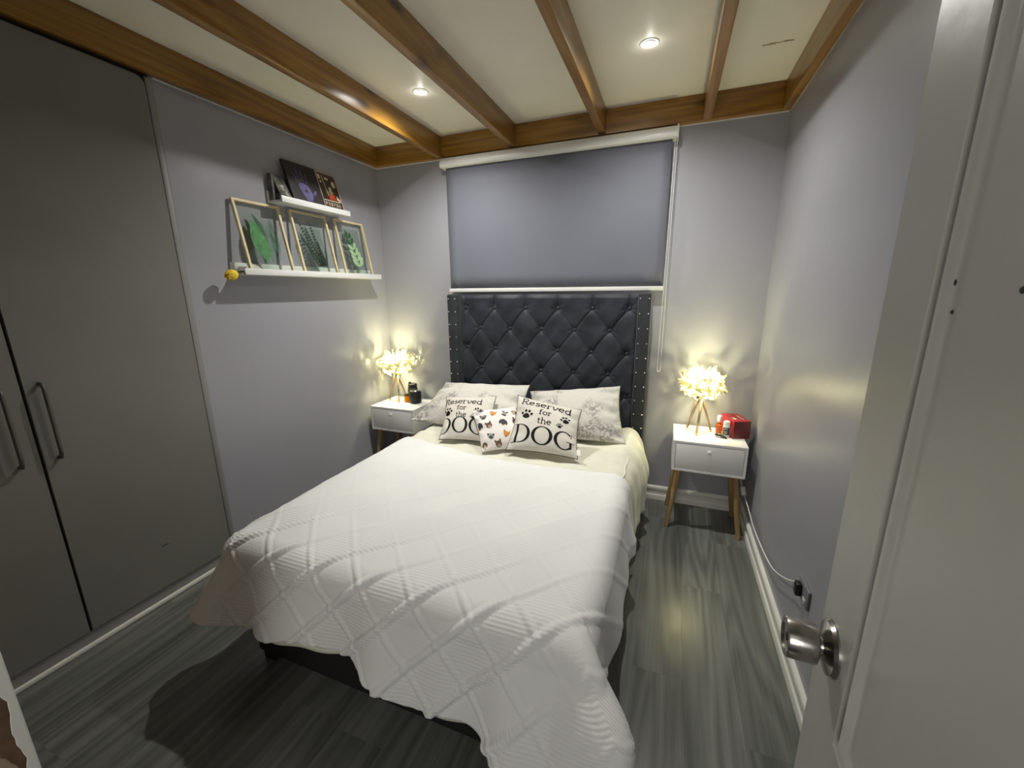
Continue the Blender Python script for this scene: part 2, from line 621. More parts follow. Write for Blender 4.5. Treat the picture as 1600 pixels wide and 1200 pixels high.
def skirting(name, p0, p1, inward, h=0.105, t=0.017, label=None):
    """profile extruded from p0 to p1; inward = unit vector into the room"""
    prof = [(0, 0), (t, 0), (t, 0.032), (t - 0.002, 0.038), (t - 0.0065, 0.042), (t - 0.0065, 0.066), (t - 0.003, 0.072), (t - 0.001, 0.082), (t - 0.001, 0.093), (t - 0.004, 0.100), (t - 0.010, h), (0, h)]
    p0, p1, i = Vector(p0), Vector(p1), Vector(inward)
    vs_ = [p + i * a + Vector((0, 0, b)) for p in (p0, p1) for a, b in prof]
    n = len(prof)
    fs = [(k, (k + 1) % n, n + (k + 1) % n, n + k) for k in range(n)] + [tuple(range(n))[::-1], tuple(range(n, 2 * n))]
    o = obj(name, vs_, fs, 'white_gloss')
    bm = bmesh.new(); bm.from_mesh(o.data); bmesh.ops.recalc_face_normals(bm, faces=bm.faces); bm.to_mesh(o.data); bm.free()
    auto_smooth(o, 30)
    return struct(o, label)


skirting('baseboard_back', (0, 0, 0), (W, 0, 0), (0, -1, 0), label='white moulded skirting board under the back wall')
skirting('baseboard_right', (W, -0.017, 0), (W, YF, 0), (-1, 0, 0), label='white moulded skirting board along the right wall')
skirting('baseboard_left', (0, -0.017, 0), (0, -1.535, 0), (1, 0, 0))

# ------------------------------------------------------------------ wardrobe (built in, flush with the left wall)
wd = thing('wardrobe', 'built-in taupe wardrobe with two tall flat doors along the left wall', 'wardrobe', (0.0, -2.2, 0))
MB().box(-0.55, 0.002, -3.2, -1.5465, 0.0, CEIL).build('carcass', 'dark_gap', wd)
auto_smooth(MB().box(0.0, 0.016, -1.570, -1.545, 0.0, 2.442, 0.003).build('side_trim', 'wardrobe_trim', wd))
MB().box(0.0, 0.006, -1.545, -1.535, 0.0, 2.442, 0.001).build('side_trim', 'wardrobe_trim', wd)
MB().box(0.002, 0.010, -3.0, -1.572, 0.0, 0.072).build('plinth', 'wardrobe_trim', wd)
auto_smooth(MB().box(0.010, 0.026, -3.0, -1.535, 0.0, 0.022, 0.006).build('plinth_bead', 'white_gloss', wd))


def rounded_door(y0, y1, z0, z1, x0, x1, r, corner):
    pts = []
    def arc(cy, cz, a0):
        for q in range(7):
            a = a0 + q * PI / 12
            pts.append((cy + r * math.cos(a), cz + r * math.sin(a)))
    pts.append((y0, z0)); pts.append((y1, z0))
    if corner:
        arc(y1 - r, z1 - r, 0)
    else:
        pts.append((y1, z1))
    pts.append((y0, z1))
    n = len(pts)
    vs_ = [(x0, a, b) for a, b in pts] + [(x1, a, b) for a, b in pts]
    fs = [tuple(range(n))[::-1], tuple(range(n, 2 * n))] + [(k, (k + 1) % n, n + (k + 1) % n, n + k) for k in range(n)]
    return vs_, fs


for (ya, yb, hy, lab, cor) in ((-2.184, -1.574, -2.142, 'right-hand taupe wardrobe door', True), (-2.83, -2.194, -2.250, 'left-hand taupe wardrobe door', False)):
    v_, f_ = rounded_door(ya, yb, 0.076, 2.434, 0.002, 0.018, 0.035, cor)
    d = obj('door', v_, f_, 'wardrobe_board', wd)
    d['label'] = lab
    hb_ = MB()
    pts = [(0.018, hy, 1.168), (0.038, hy, 1.166), (0.046, hy, 1.150)] + [(0.047, hy, 1.15 - q * 0.043) for q in range(1, 7)] + [(0.038, hy, 0.868), (0.018, hy, 0.866)]
    hb_.tube(pts, 0.007, 10)
    h = hb_.build('handle', 'satin_handle', d, smooth=True)
    h.location = (0, 0, 0)
    h['label'] = 'slim satin metal bow handle'
    if cor:
        MB().box(0.0181, 0.0186, -1.885, -1.855, 0.2885, 0.2925).build('scratch', 'scuff', d)

# ------------------------------------------------------------------ room door (open, right)
E0 = Vector((2.497, -2.297, 0.012))
Du = Vector((-0.06, -0.9982, 0))
Nn = Vector((-0.9982, 0.06, 0))


def dp(u, z, d):
    return tuple(E0 + Du * u + Nn * d + Vector((0, 0, z - 0.012)))


DW, DH = 0.80, 2.03
panels = [(0.104, 0.696, 0.948, 1.92), (0.104, 0.696, 0.16, 0.80)]
lv, lf = [], []


def dquad(u0, u1, z0, z1, d=0.0):
    n = len(lv)
    lv.extend([dp(u0, z0, d), dp(u1, z0, d), dp(u1, z1, d), dp(u0, z1, d)])
    lf.append((n, n + 1, n + 2, n + 3))


for (u0, u1, z0, z1) in ((0, 0.104, 0.012, DH), (0.696, DW, 0.012, DH), (0.104, 0.696, 0.012, 0.16), (0.104, 0.696, 0.80, 0.948), (0.104, 0.696, 1.92, DH)):
    dquad(u0, u1, z0, z1)
dquad(0, DW, 0.012, DH, -0.040)
for a in ((0, 0.012, 0, DH), (DW, 0.012, DW, DH), (0, 0.012, DW, 0.012), (0, DH, DW, DH)):
    n = len(lv)
    lv.extend([dp(a[0], a[1], 0), dp(a[2], a[3], 0), dp(a[2], a[3], -0.04), dp(a[0], a[1], -0.04)])
    lf.append((n, n + 1, n + 2, n + 3))
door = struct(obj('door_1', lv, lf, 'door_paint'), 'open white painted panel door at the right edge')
door['category'] = 'door'
for (u0, u1, z0, z1) in panels:
    prof = [(0, 0), (0.004, -0.004), (0.009, -0.0065), (0.013, -0.003), (0.017, 0.0008), (0.021, -0.0005), (0.025, -0.0045), (0.029, -0.0055), (0.034, -0.0055)]
    vs_, fs = [], []
    for o_, d_ in prof:
        vs_ += [dp(u0 + o_, z0 + o_, d_), dp(u1 - o_, z0 + o_, d_), dp(u1 - o_, z1 - o_, d_), dp(u0 + o_, z1 - o_, d_)]
    for i in range(len(prof) - 1):
        for k in range(4):
            k2 = (k + 1) % 4
            fs.append((i * 4 + k, i * 4 + k2, i * 4 + 4 + k2, i * 4 + 4 + k))
    e = (len(prof) - 1) * 4
    fs.append((e, e + 1, e + 2, e + 3))
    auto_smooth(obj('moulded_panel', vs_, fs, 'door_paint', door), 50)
Rk = Nn.to_track_quat('Z', 'Y').to_matrix()
kc = Vector(dp(0.048, 1.038, 0))
kb = auto_smooth(MB().lathe([(0.0, 0.016), (0.020, 0.016), (0.0245, 0.018), (0.0255, 0.021), (0.0255, 0.050), (0.0245, 0.052), (0.020, 0.052), (0.018, 0.0495), (0.0, 0.0485)], kc, 36, R=Rk).build('door_knob', 'steel', door))
kb['label'] = 'brushed steel cylindrical knob on a round rose'
auto_smooth(MB().lathe([(0.036, 0.0), (0.036, 0.002), (0.033, 0.006), (0.022, 0.0085), (0.015, 0.010), (0.012, 0.011)], kc, 36, R=Rk).build('rose', 'steel', kb))
auto_smooth(MB().lathe([(0.0125, 0.008), (0.011, 0.011), (0.0115, 0.018)], kc, 24, R=Rk).build('neck', 'steel', kb))
MB().lathe([(0.0055, 0.047), (0.0055, 0.0505), (0.003, 0.051)], kc, 16, R=Rk).build('privacy_button', 'dark_hole', kb)
for (u, z, s) in ((0.129, 1.503, 0.0035), (0.215, 1.497, 0.003), (0.135, 1.478, 0.0022)):
    MB().lathe([(s, -0.0056 if u > .133 else -0.005), (s * .6, -0.0045)], dp(u, z, 0), 8, R=Rk).build('paint_chip', 'scuff', door)

# ------------------------------------------------------------------ chest by the wardrobe end (only its chipped corner shows)
ch = thing('chest', 'beige cabinet with a chipped white corner, at the bottom left edge of the photo', 'cabinet', (0.72, -2.87, 0))
cxr, cy0, cy1 = 1.262, -3.06, -2.692
MB().box(0.06, cxr, cy0, cy1 - 0.001, 0.0, 1.10, 0.002).build('body', 'chest_beige', ch)
zs = np.linspace(0.0, 1.10, 90)
vv, ff = [], []
for i, z in enumerate(zs):
    w_ = 0.016 + 0.010 * math.sin(z * 31) * math.sin(z * 13 + 1) + 0.006 * random.random()
    if 0.70 < z < 0.83:
        w_ *= 0.55
    vv += [(cxr + 0.0006, cy1, z), (cxr + 0.0014, cy1 - 0.002, z), (cxr + 0.0014, cy1 - w_, z), (cxr, cy1 - w_ - 0.001, z), (cxr - 0.03, cy1 + 0.0006, z)]
    if i:
        a, b_ = (i - 1) * 5, i * 5
        for q in range(3):
            ff.append((a + q, a + q + 1, b_ + q + 1, b_ + q))
        ff.append((a + 4, a, b_, b_ + 4))
obj('corner_edging', vv, ff, 'white_gloss', ch)['label'] = 'chipped white edging strip'
vv, ff = [], []
for i, z in enumerate(zs):
    w_ = 0.030 + 0.012 * math.sin(z * 23 + 2) + 0.006 * random.random()
    vv += [(cxr + 0.0005, cy1 - 0.003, z), (cxr + 0.0005, cy1 - w_, z)]
    if i:
        ff.append((2 * i - 2, 2 * i - 1, 2 * i + 1, 2 * i))
obj('bare_chipboard', vv, ff, 'chip_brown', ch)['label'] = 'brown board showing where the edging broke away'

# ------------------------------------------------------------------ downlights
for (lx, ly), lab in zip(DOWNLIGHTS, ('left-hand round recessed downlight, between the second and third beams', 'right-hand round recessed downlight, between the fourth and fifth beams')):
    t = thing('downlight', lab, 'light', (lx, ly, CEIL), 'ceiling downlights')
    auto_smooth(MB().lathe([(0.026, 0.0), (0.030, -0.002), (0.041, -0.003), (0.043, -0.0005), (0.043, 0.0)], (lx, ly, CEIL), 32).build('rim', 'white_gloss', t))
    MB().lathe([(0.024, -0.0032), (0.012, -0.0038), (0.002, -0.004)], (lx, ly, CEIL), 24).build('lens', 'led_lens', t)

# ------------------------------------------------------------------ roller blind
bl = thing('roller_blind', 'slate grey roller blind with white cassette and bottom bar above the headboard', 'blind', (1.43, -0.03, 2.37))
cs = MB()
prof = [(-0.0, 2.372), (-0.085, 2.372), (-0.092, 2.380), (-0.094, 2.395), (-0.090, 2.412), (-0.082, 2.418), (-0.080, 2.430), (-0.070, 2.436), (-0.0, 2.436)]
n = len(prof)
for xx in (0.630, 2.232):
    for a, b_ in prof:
        cs.v.append((xx, a, b_))
cs.f = [(k, (k + 1) % n, n + (k + 1) % n, n + k)[::-1] for k in range(n)] + [tuple(range(n)), tuple(range(n, 2 * n))[::-1]]
auto_smooth(cs.build('cassette', 'blind_white', bl), 60)
auto_smooth(MB().box(2.228, 2.238, -0.092, -0.002, 2.366, 2.438, 0.003).build('end_cap', 'blind_white', bl))
fv, ffc = [], []
for i in range(9):
    z = 2.374 - i * (2.374 - 1.50) / 8
    for j in range(25):
        x = 0.660 + (2.205 - 0.660) * j / 24
        fv.append((x, -0.052 - 0.0018 * math.sin(j * 0.55) * (i / 8) - 0.0015 * math.sin(i * 0.8 + j * 0.2), z))
for i in range(8):
    for j in range(24):
        a = i * 25 + j
        ffc.append((a, a + 1, a + 26, a + 25))
f_o = obj('fabric', fv, ffc, 'blind_fabric', bl, smooth=True)
sm = f_o.modifiers.new('t', 'SOLIDIFY'); sm.thickness = 0.0012
auto_smooth(MB().box(0.650, 2.212, -0.060, -0.044, 1.490, 1.518, 0.005).build('bottom_bar', 'blind_white', bl))
# bead chain: a loop of beads
bead = MB()
chain_pts = []
for q in range(150):
    t_ = q / 149
    chain_pts.append((2.221 - 0.010 * t_, -0.080 + 0.012 * t_, 2.372 - 1.395 * t_))
    chain_pts.append((2.232 - 0.002 * t_, -0.058 + 0.012 * t_, 2.372 - 1.395 * t_))
for q in range(1, 9):
    a = PI * q / 9
    chain_pts.append((2.2205 - 0.0095 * math.cos(a), -0.057, 0.977 - 0.018 * math.sin(a)))
for p in chain_pts:
    bead.lathe([(0.0006, -0.0026), (0.0024, -0.0013), (0.0024, 0.0013), (0.0006, 0.0026)], p, 6)
o = bead.build('bead_chain', 'cable_white', bl, smooth=True)
o['kind'] = 'stuff'
cdm = MB()
cdm.tube([(2.221 - 0.010 * t_, -0.080 + 0.012 * t_, 2.372 - 1.395 * t_) for t_ in np.linspace(0, 1, 8)], 0.0010, 6)
cdm.tube([(2.232 - 0.002 * t_, -0.058 + 0.012 * t_, 2.372 - 1.395 * t_) for t_ in np.linspace(0, 1, 8)], 0.0010, 6)
cdm.build('chain_cord', 'cable_white', bl, smooth=True)

# ------------------------------------------------------------------ bed: base, legs, winged tufted headboard
bed = thing('bed', 'double bed frame with dark tufted winged headboard and black base', 'bed', (1.40, -1.05, 0))
auto_smooth(MB().box(0.765, 2.05, -1.985, -0.115, 0.05, 0.29, 0.012).build('base', 'bed_black', bed))
for (lx, ly) in ((0.80, -1.94), (2.01, -1.94), (0.80, -0.2), (2.01, -0.2)):
    auto_smooth(MB().box(lx - 0.03, lx + 0.03, ly - 0.03, ly + 0.03, 0.0, 0.055, 0.004).build('leg', 'bed_black', bed))
HBX0, HBX1, HBT = 0.668, 2.150, 1.475
hbx = auto_smooth(MB().box(HBX0, HBX1, -0.055, -0.006, 0.05, HBT - 0.004, 0.006).build('headboard', 'velvet_wing', bed))
hbx['label'] = 'charcoal velvet deep-buttoned headboard with studded wings'
# tufted panel as a relief of diamonds with sunken buttons
BX0, DXB = 0.786, 0.2448
rows = [1.376, 1.225, 1.072, 0.918, 0.765, 0.612]
btn = []
for ri, z in enumerate(rows):
    for ci in range(6 if ri % 2 == 0 else 5):
        btn.append((BX0 + DXB * ci + (DXB / 2 if ri % 2 else 0.0), z))
px0, px1, pz0, pz1 = 0.742, 2.076, 0.45, HBT - 0.004
nx, nz_ = 300, 230
X, Z = np.meshgrid(np.linspace(px0, px1, nx), np.linspace(pz0, pz1, nz_))
segs = []
for i, a in enumerate(btn):
    for b_ in btn[i + 1:]:
        if abs(abs(a[0] - b_[0]) - DXB / 2) < 0.02 and 0.1 < abs(a[1] - b_[1]) < 0.2:
            segs.append((a, b_))
for ci in range(6):
    segs.append(((BX0 + DXB * ci, rows[0]), (BX0 + DXB * ci, pz1 + 0.02)))
for ri in (1, 3, 5):
    segs.append(((BX0, rows[ri - 1]), (px0 - 0.0, rows[ri] + 0.08)))
    segs.append(((BX0 + DXB * 5, rows[ri - 1]), (px1, rows[ri] + 0.08)))
D1 = np.full(X.shape, 9.0)      # deep creases: rising diagonals and the pleats to the top edge
D2 = np.full(X.shape, 9.0)      # shallow creases: falling diagonals
for (a, b_) in segs:
    ax, az = a; bx_, bz = b_
    L2 = (bx_ - ax) ** 2 + (bz - az) ** 2
    t_ = np.clip(((X - ax) * (bx_ - ax) + (Z - az) * (bz - az)) / L2, 0, 1)
    dd = np.hypot(X - ax - t_ * (bx_ - ax), Z - az - t_ * (bz - az))
    if (bx_ - ax) * (bz - az) >= -1e-6:
        D1 = np.minimum(D1, dd)
    else:
        D2 = np.minimum(D2, dd)
DB = np.full(X.shape, 9.0)
for (a, b_) in btn:
    DB = np.minimum(DB, np.hypot(X - a, Z - b_))
H = 0.0065 * (1 - np.exp(-(D1 / 0.014))) + 0.0035 * (1 - np.exp(-(D2 / 0.020))) + 0.006 * np.minimum(1, np.minimum(D1, D2) / 0.075) + 0.004
H += -0.023 * np.exp(-(DB / 0.026) ** 1.2) - 0.0045 * np.exp(-(D1 / 0.0035) ** 2) - 0.0012 * np.exp(-(D2 / 0.004) ** 2)
for (a, b_) in btn:   # little radiating pleats round each button
    an = np.arctan2(Z - b_, X - a)
    r_ = np.hypot(X - a, Z - b_)
    H += 0.0016 * np.sin(an * 7 + a * 50) * np.exp(-((r_ - 0.032) / 0.022) ** 2)
H += 0.0022 * np.sin(X * 23 + Z * 11) * np.sin(Z * 31 - X * 7) + 0.0012 * np.sin(X * 61 - Z * 45)
edge = np.minimum(np.minimum(X - px0, px1 - X), (pz1 - Z))
H *= np.clip(0.25 + edge / 0.035, 0, 1)
Y = -0.060 - H
pv = np.stack([X, Y, Z], -1).reshape(-1, 3)
pf = []
for i in range(nz_ - 1):
    for j in range(nx - 1):
        a = i * nx + j
        pf.append((a, a + 1, a + nx + 1, a + nx))
obj('tufted_panel', pv, pf, 'velvet', hbx, smooth=True)['label'] = 'diamond-tufted velvet panel'
b0 = None
for (a, b_) in btn:
    if b_ < 0.55:
        continue
    iy = -0.060 + 0.010
    loc = Vector((a, -0.050, b_)) - bed.location
    if b0 is None:
        b0 = MB().lathe([(0.0005, 0.013), (0.007, 0.0115), (0.012, 0.007), (0.0135, 0.0), (0.011, -0.004)], (0, 0, 0), 16, R=Matrix.Rotation(PI / 2, 3, 'X')).build('button', 'velvet', hbx, smooth=True, local=True)
        b0.location = loc
    else:
        dup_part(b0, hbx, loc)
n0 = None
for xs, cols in (((HBX0, 0.752), (0.682, 0.738)), ((2.068, HBX1), (2.082, 2.136))):
    wing = auto_smooth(MB().box(xs[0], xs[1], -0.140, -0.006, 0.03, HBT, 0.010).build('wing', 'velvet_wing', bed))
    wing['label'] = 'upholstered headboard wing with rows of silver studs'
    for cx in cols:
        for q in range(15):
            loc = Vector((cx, -0.1405, 1.442 - q * 0.0965)) - bed.location
            if n0 is None:
                n0 = MB().lathe([(0.0055, -0.001), (0.005, 0.0015), (0.0032, 0.0032), (0.0005, 0.0038)], (0, 0, 0), 10, R=Matrix.Rotation(PI / 2, 3, 'X')).build('stud', 'nail_metal', wing, smooth=True, local=True)
                n0.location = loc
            else:
                dup_part(n0, wing, loc)
# mattress
auto_smooth(MB().box(0.735, 2.06, -1.965, -0.15, 0.293, 0.528, 0.03).build('mattress', 'mattress_ticking', bed))


# ------------------------------------------------------------------ draped covers
def interp(x, xs, ys):
    return np.interp(x, xs, ys)


def drape(xl, xr, yf, ztop, head, oL, oR, oF, r, flare, rip, step, top_fn, front_flare, phase=0.0):
    """returns grid of points, (s,t) cloth coordinates. head: function x->y of the head edge"""
    Wd = xr - xl
    Lm = -0.9
    L = head(np.array([(xl + xr) / 2]))[0] - yf
    oFmax = max(oF(np.array([x]))[0] for x in np.linspace(xl, xr, 30))
    S = np.concatenate([np.linspace(-1, 0, int(oL / step) + 1)[:-1], np.linspace(0, 1, int(Wd / step) + 1)[:-1] + 0.0, 1 + np.linspace(0, 1, int(oR / step) + 1)])
    Tn = np.concatenate([np.linspace(0, 1, int(L / step) + 1)[:-1], 1 + np.linspace(0, 1, int(oFmax / step) + 1)])
    A, B = np.meshgrid(S, Tn)
    s_in = np.clip(A, 0, 1)
    x_in = xl + s_in * Wd
    t_in = np.clip(B, 0, 1)
    y_in = head(x_in) + t_in * (yf - head(x_in))
    left = np.clip(-A, 0, 1)
    rgt = np.clip(A - 1, 0, 1)
    du = left + rgt
    dv = np.clip(B - 1, 0, 1)
    oside = np.where(A < 0.5, oL, oR)
    of = oF(x_in)
    m = np.maximum(du, dv)
    ang = np.arctan2(dv, du)
    corner = (du > 0) & (dv > 0)
    sn2 = np.sin(ang) ** 2
    length = np.where(corner, oside * (1 - sn2) + of * sn2 + 0.10 * np.sin(2 * ang) ** 2 * np.where(A < 0.5, front_flare['dl'], front_flare['dr']), np.where(dv > 0, of, oside))
    d = m * length
    dirx = np.where(A < 0.5, -1, 1) * np.where(du > 0, np.cos(ang) if True else 0, 0)
    dirx = np.where((du > 0), np.where(A < 0.5, -1, 1) * np.cos(ang), 0)
    diry = -np.where(dv > 0, np.sin(ang), 0)
    pos = np.where(dv > 0, x_in * 7.0, y_in * 4.2) + np.where(corner, ang * 2.2, 0)
    fl_ = np.where(corner, flare * (1 - sn2) + front_flare['f'](x_in) * sn2, np.where(dv > 0, front_flare['f'](x_in), flare)) + np.where(corner, np.sin(2 * ang) * np.where(A < 0.5, front_flare['cl'], front_flare['cr']), 0)
    ripple = rip * (np.sin(pos * 1.9 + phase) + 0.6 * np.sin(pos * 3.7 + 1.3 + phase)) * np.clip((d - r) / 0.25, 0, 1.2) * np.where(corner, 0.0, 1.0)
    ripple = ripple * np.where(dv > 0, np.clip((x_in - xl) / 0.15, 0, 1) * np.clip((xr - x_in) / 0.2, 0, 1), np.clip((y_in - yf) / 0.25, 0, 1))
    qa = np.minimum(d / r, PI / 2)
    ex = np.maximum(0, d - r * PI / 2)
    out = r * np.sin(qa) + ex * np.sin(fl_) + ripple
    out = out + np.where(corner & (A > 0.5), front_flare.get('bulge', 0) * np.sin(2 * ang) * np.exp(-((ang - 0.62) / 0.55) ** 2) * np.exp(-((d - 0.25) / 0.13) ** 2), 0)
    out = out + np.where((A > 1) & (dv == 0), front_flare.get('side', 0) * np.exp(-((y_in + 1.07) / 0.075) ** 2) * np.clip(d / 0.30, 0, 1) ** 2, 0)
    drop = r * (1 - np.cos(qa)) + ex * np.cos(fl_)
    xx = x_in + dirx * out
    yy = y_in + diry * out
    zz = ztop - drop + top_fn(x_in, y_in) * (1 - np.clip(d / 0.15, 0, 1))
    # cloth coordinates in metres
    sc = np.where(A < 0, A * oL, np.where(A > 1, Wd + (A - 1) * oR, A * Wd))
    tcd = np.where(B > 1, L + (B - 1) * of, B * L)
    return np.stack([xx, yy, zz], -1), sc, tcd


def grid_normals(P):
    du = np.gradient(P, axis=1)
    dv = np.gradient(P, axis=0)
    n = np.cross(dv, du)
    n /= np.linalg.norm(n, axis=-1, keepdims=True) + 1e-12
    return n


def sheet_object(name, P, thick, m, parent=None, uv=None):
    """grid P with outward normals, given thickness and closed rim"""
    nr, nc = P.shape[:2]
    n = grid_normals(P)
    if n[:, :, 2].mean() < 0:
        n = -n
    Q = P - n * thick
    v = np.concatenate([P.reshape(-1, 3), Q.reshape(-1, 3)])
    idx = np.arange(nr * nc).reshape(nr, nc)
    a, b_, c, d = idx[:-1, :-1], idx[:-1, 1:], idx[1:, 1:], idx[1:, :-1]
    topf = np.stack([a, d, c, b_], -1).reshape(-1, 4)
    botf = np.stack([a, b_, c, d], -1).reshape(-1, 4) + nr * nc
    rim = np.concatenate([idx[0, :], idx[1:, -1], idx[-1, -2::-1], idx[-2:0:-1, 0]])
    r2_ = np.roll(rim, -1)
    rf = np.stack([rim, r2_, r2_ + nr * nc, rim + nr * nc], -1)
    fs = np.concatenate([topf, botf, rf])
    uvs = np.concatenate([uv, uv]) if uv is not None else None
    return obj(name, v, fs, m, parent, smooth=True, uvs=uvs)


def top_wrinkle(x, y):
    return (0.003 * np.sin(x * 7 + y * 3) + 0.0022 * np.sin(x * 17 - y * 9 + 1) + 0.0016 * np.sin(y * 23 + x * 5)
            + 0.012 * np.exp(-((x - 1.40) / 0.6) ** 2) * np.clip((y + 2.0) / 0.4, 0, 1))


# cream bedcover
cov_head = lambda x: np.full_like(x, -0.155)
covF = lambda x: interp(x, [0.70, 0.95, 1.33, 1.57, 1.81, 1.93, 2.07], [0.34, 0.335, 0.30, 0.365, 0.365, 0.45, 0.55])
covF2 = lambda x: covF(x) + 0.025
cov_flare = {'f': lambda x: interp(x, [0.7, 1.6, 2.07], [0.22, 0.22, 0.33]), 'cl': 0.30, 'cr': 0.22, 'dl': -0.1, 'dr': 0.3}


def cov_top(x, y):
    w = np.exp(-((y + 0.75) / 0.35) ** 2)
    return top_wrinkle(x, y) + w * (0.0035 * np.sin(x * 30 + y * 42) + 0.003 * np.sin(x * 16 - y * 60 + 2))


P, sc, tcd = drape(0.728, 2.040, -1.918, 0.545, cov_head, 0.39, 0.43, covF2, 0.09, 0.07, 0.014, 0.016, cov_top, cov_flare)
# the spare width bunches outwards beside the pillows on the right
fac = np.clip(sc - 1.354, 0, 0.4) / 0.4
bul = np.exp(-((P[:, :, 1] + 0.42) / 0.30) ** 2) * np.sin(np.clip(fac * 1.4, 0, 1) * PI * 0.75)
P[:, :, 0] += 0.060 * bul * (1 + 0.25 * np.sin(P[:, :, 1] * 46))
P[:, :, 2] += 0.055 * np.exp(-((P[:, :, 1] + 0.30) / 0.20) ** 2) * np.exp(-((P[:, :, 0] - 2.10) / 0.10) ** 2)
cov = sheet_object('bedcover', P, 0.006, 'cream_cotton')
set_tags(cov, 'cream cotton bedcover showing below the pillows and hanging on the right side', 'bedcover')
# piped seam along its right top edge
sp_ = []
for q in range(24):
    y = -0.42 - q * 0.022
    sp_.append((2.098 + 0.004 * math.sin(q * 0.8) - 0.002 * q / 24, y, 0.534 + 0.002 * math.sin(q)))
MB().tube(sp_, 0.0035, 6).build('seam_piping', 'cushion_white', cov, smooth=True)

# quilted blanket
bx_ = [0.70, 0.80, 1.05, 1.35, 1.70, 2.0, 2.1]
by_ = [-0.80, -0.80, -0.87, -0.95, -0.945, -0.895, -0.88]
bl_head = lambda x: interp(x, bx_, by_)
blF = lambda x: interp(x, [0.70, 0.95, 1.20, 1.35, 1.57, 1.72, 1.83, 1.90, 1.95, 2.07], [0.35, 0.32, 0.29, 0.30, 0.365, 0.355, 0.36, 0.41, 0.48, 0.53])
blF2 = lambda x: blF(x) + 0.035
bl_flare = {'f': lambda x: interp(x, [0.7, 1.6, 1.85, 2.07], [0.27, 0.26, 0.32, 0.42]), 'cl': 0.38, 'cr': 0.28, 'dl': 0.1, 'dr': 0.0, 'bulge': 0.125, 'side': 0.055}
P, sc, tcd = drape(0.720, 2.045, -1.925, 0.561, bl_head, 0.37, 0.36, blF2, 0.095, 0.13, 0.018, 0.0075, top_wrinkle, bl_flare, 0.6)
n = grid_normals(P)
if n[:, :, 2].mean() < 0:
    n = -n
Lq = 0.21
fa = np.abs(((sc + tcd) / Lq) - np.round((sc + tcd) / Lq)) * Lq / 1.414
fb = np.abs(((sc - tcd) / Lq) - np.round((sc - tcd) / Lq)) * Lq / 1.414
bead_ = 0.75 + 0.25 * np.sin((sc - tcd) * 300)
hh = 0.0115 * np.exp(-(fa / 0.0125) ** 4) * (0.85 + 0.15 * np.sin((sc - tcd) * 300)) - 0.0045 * np.exp(-((fa - 0.018) / 0.005) ** 2)
hh += 0.0050 * np.exp(-(fb / 0.0095) ** 4) * (0.8 + 0.2 * np.sin((sc + tcd) * 300)) - 0.0022 * np.exp(-((fb - 0.0145) / 0.0045) ** 2)
hh *= np.clip(0.14 + (tcd - 0.75) / 0.28, 0.14, 1.0)
for c_edge in (np.clip((sc - 1.27) / 0.08, 0, 1), np.clip((-sc + 0.03) / 0.08, 0, 1)):
    hh *= 1 - 0.8 * c_edge * np.clip((tcd - 0.94) / 0.08, 0, 1)
P = P + n * hh[:, :, None]
blk = sheet_object('quilted_blanket', P, 0.013, 'quilt_cotton', uv=np.stack([sc.ravel() + 3.1, tcd.ravel() + 0.02], -1))
set_tags(blk, 'white diamond-quilted blanket spread over the lower part of the bed', 'blanket')


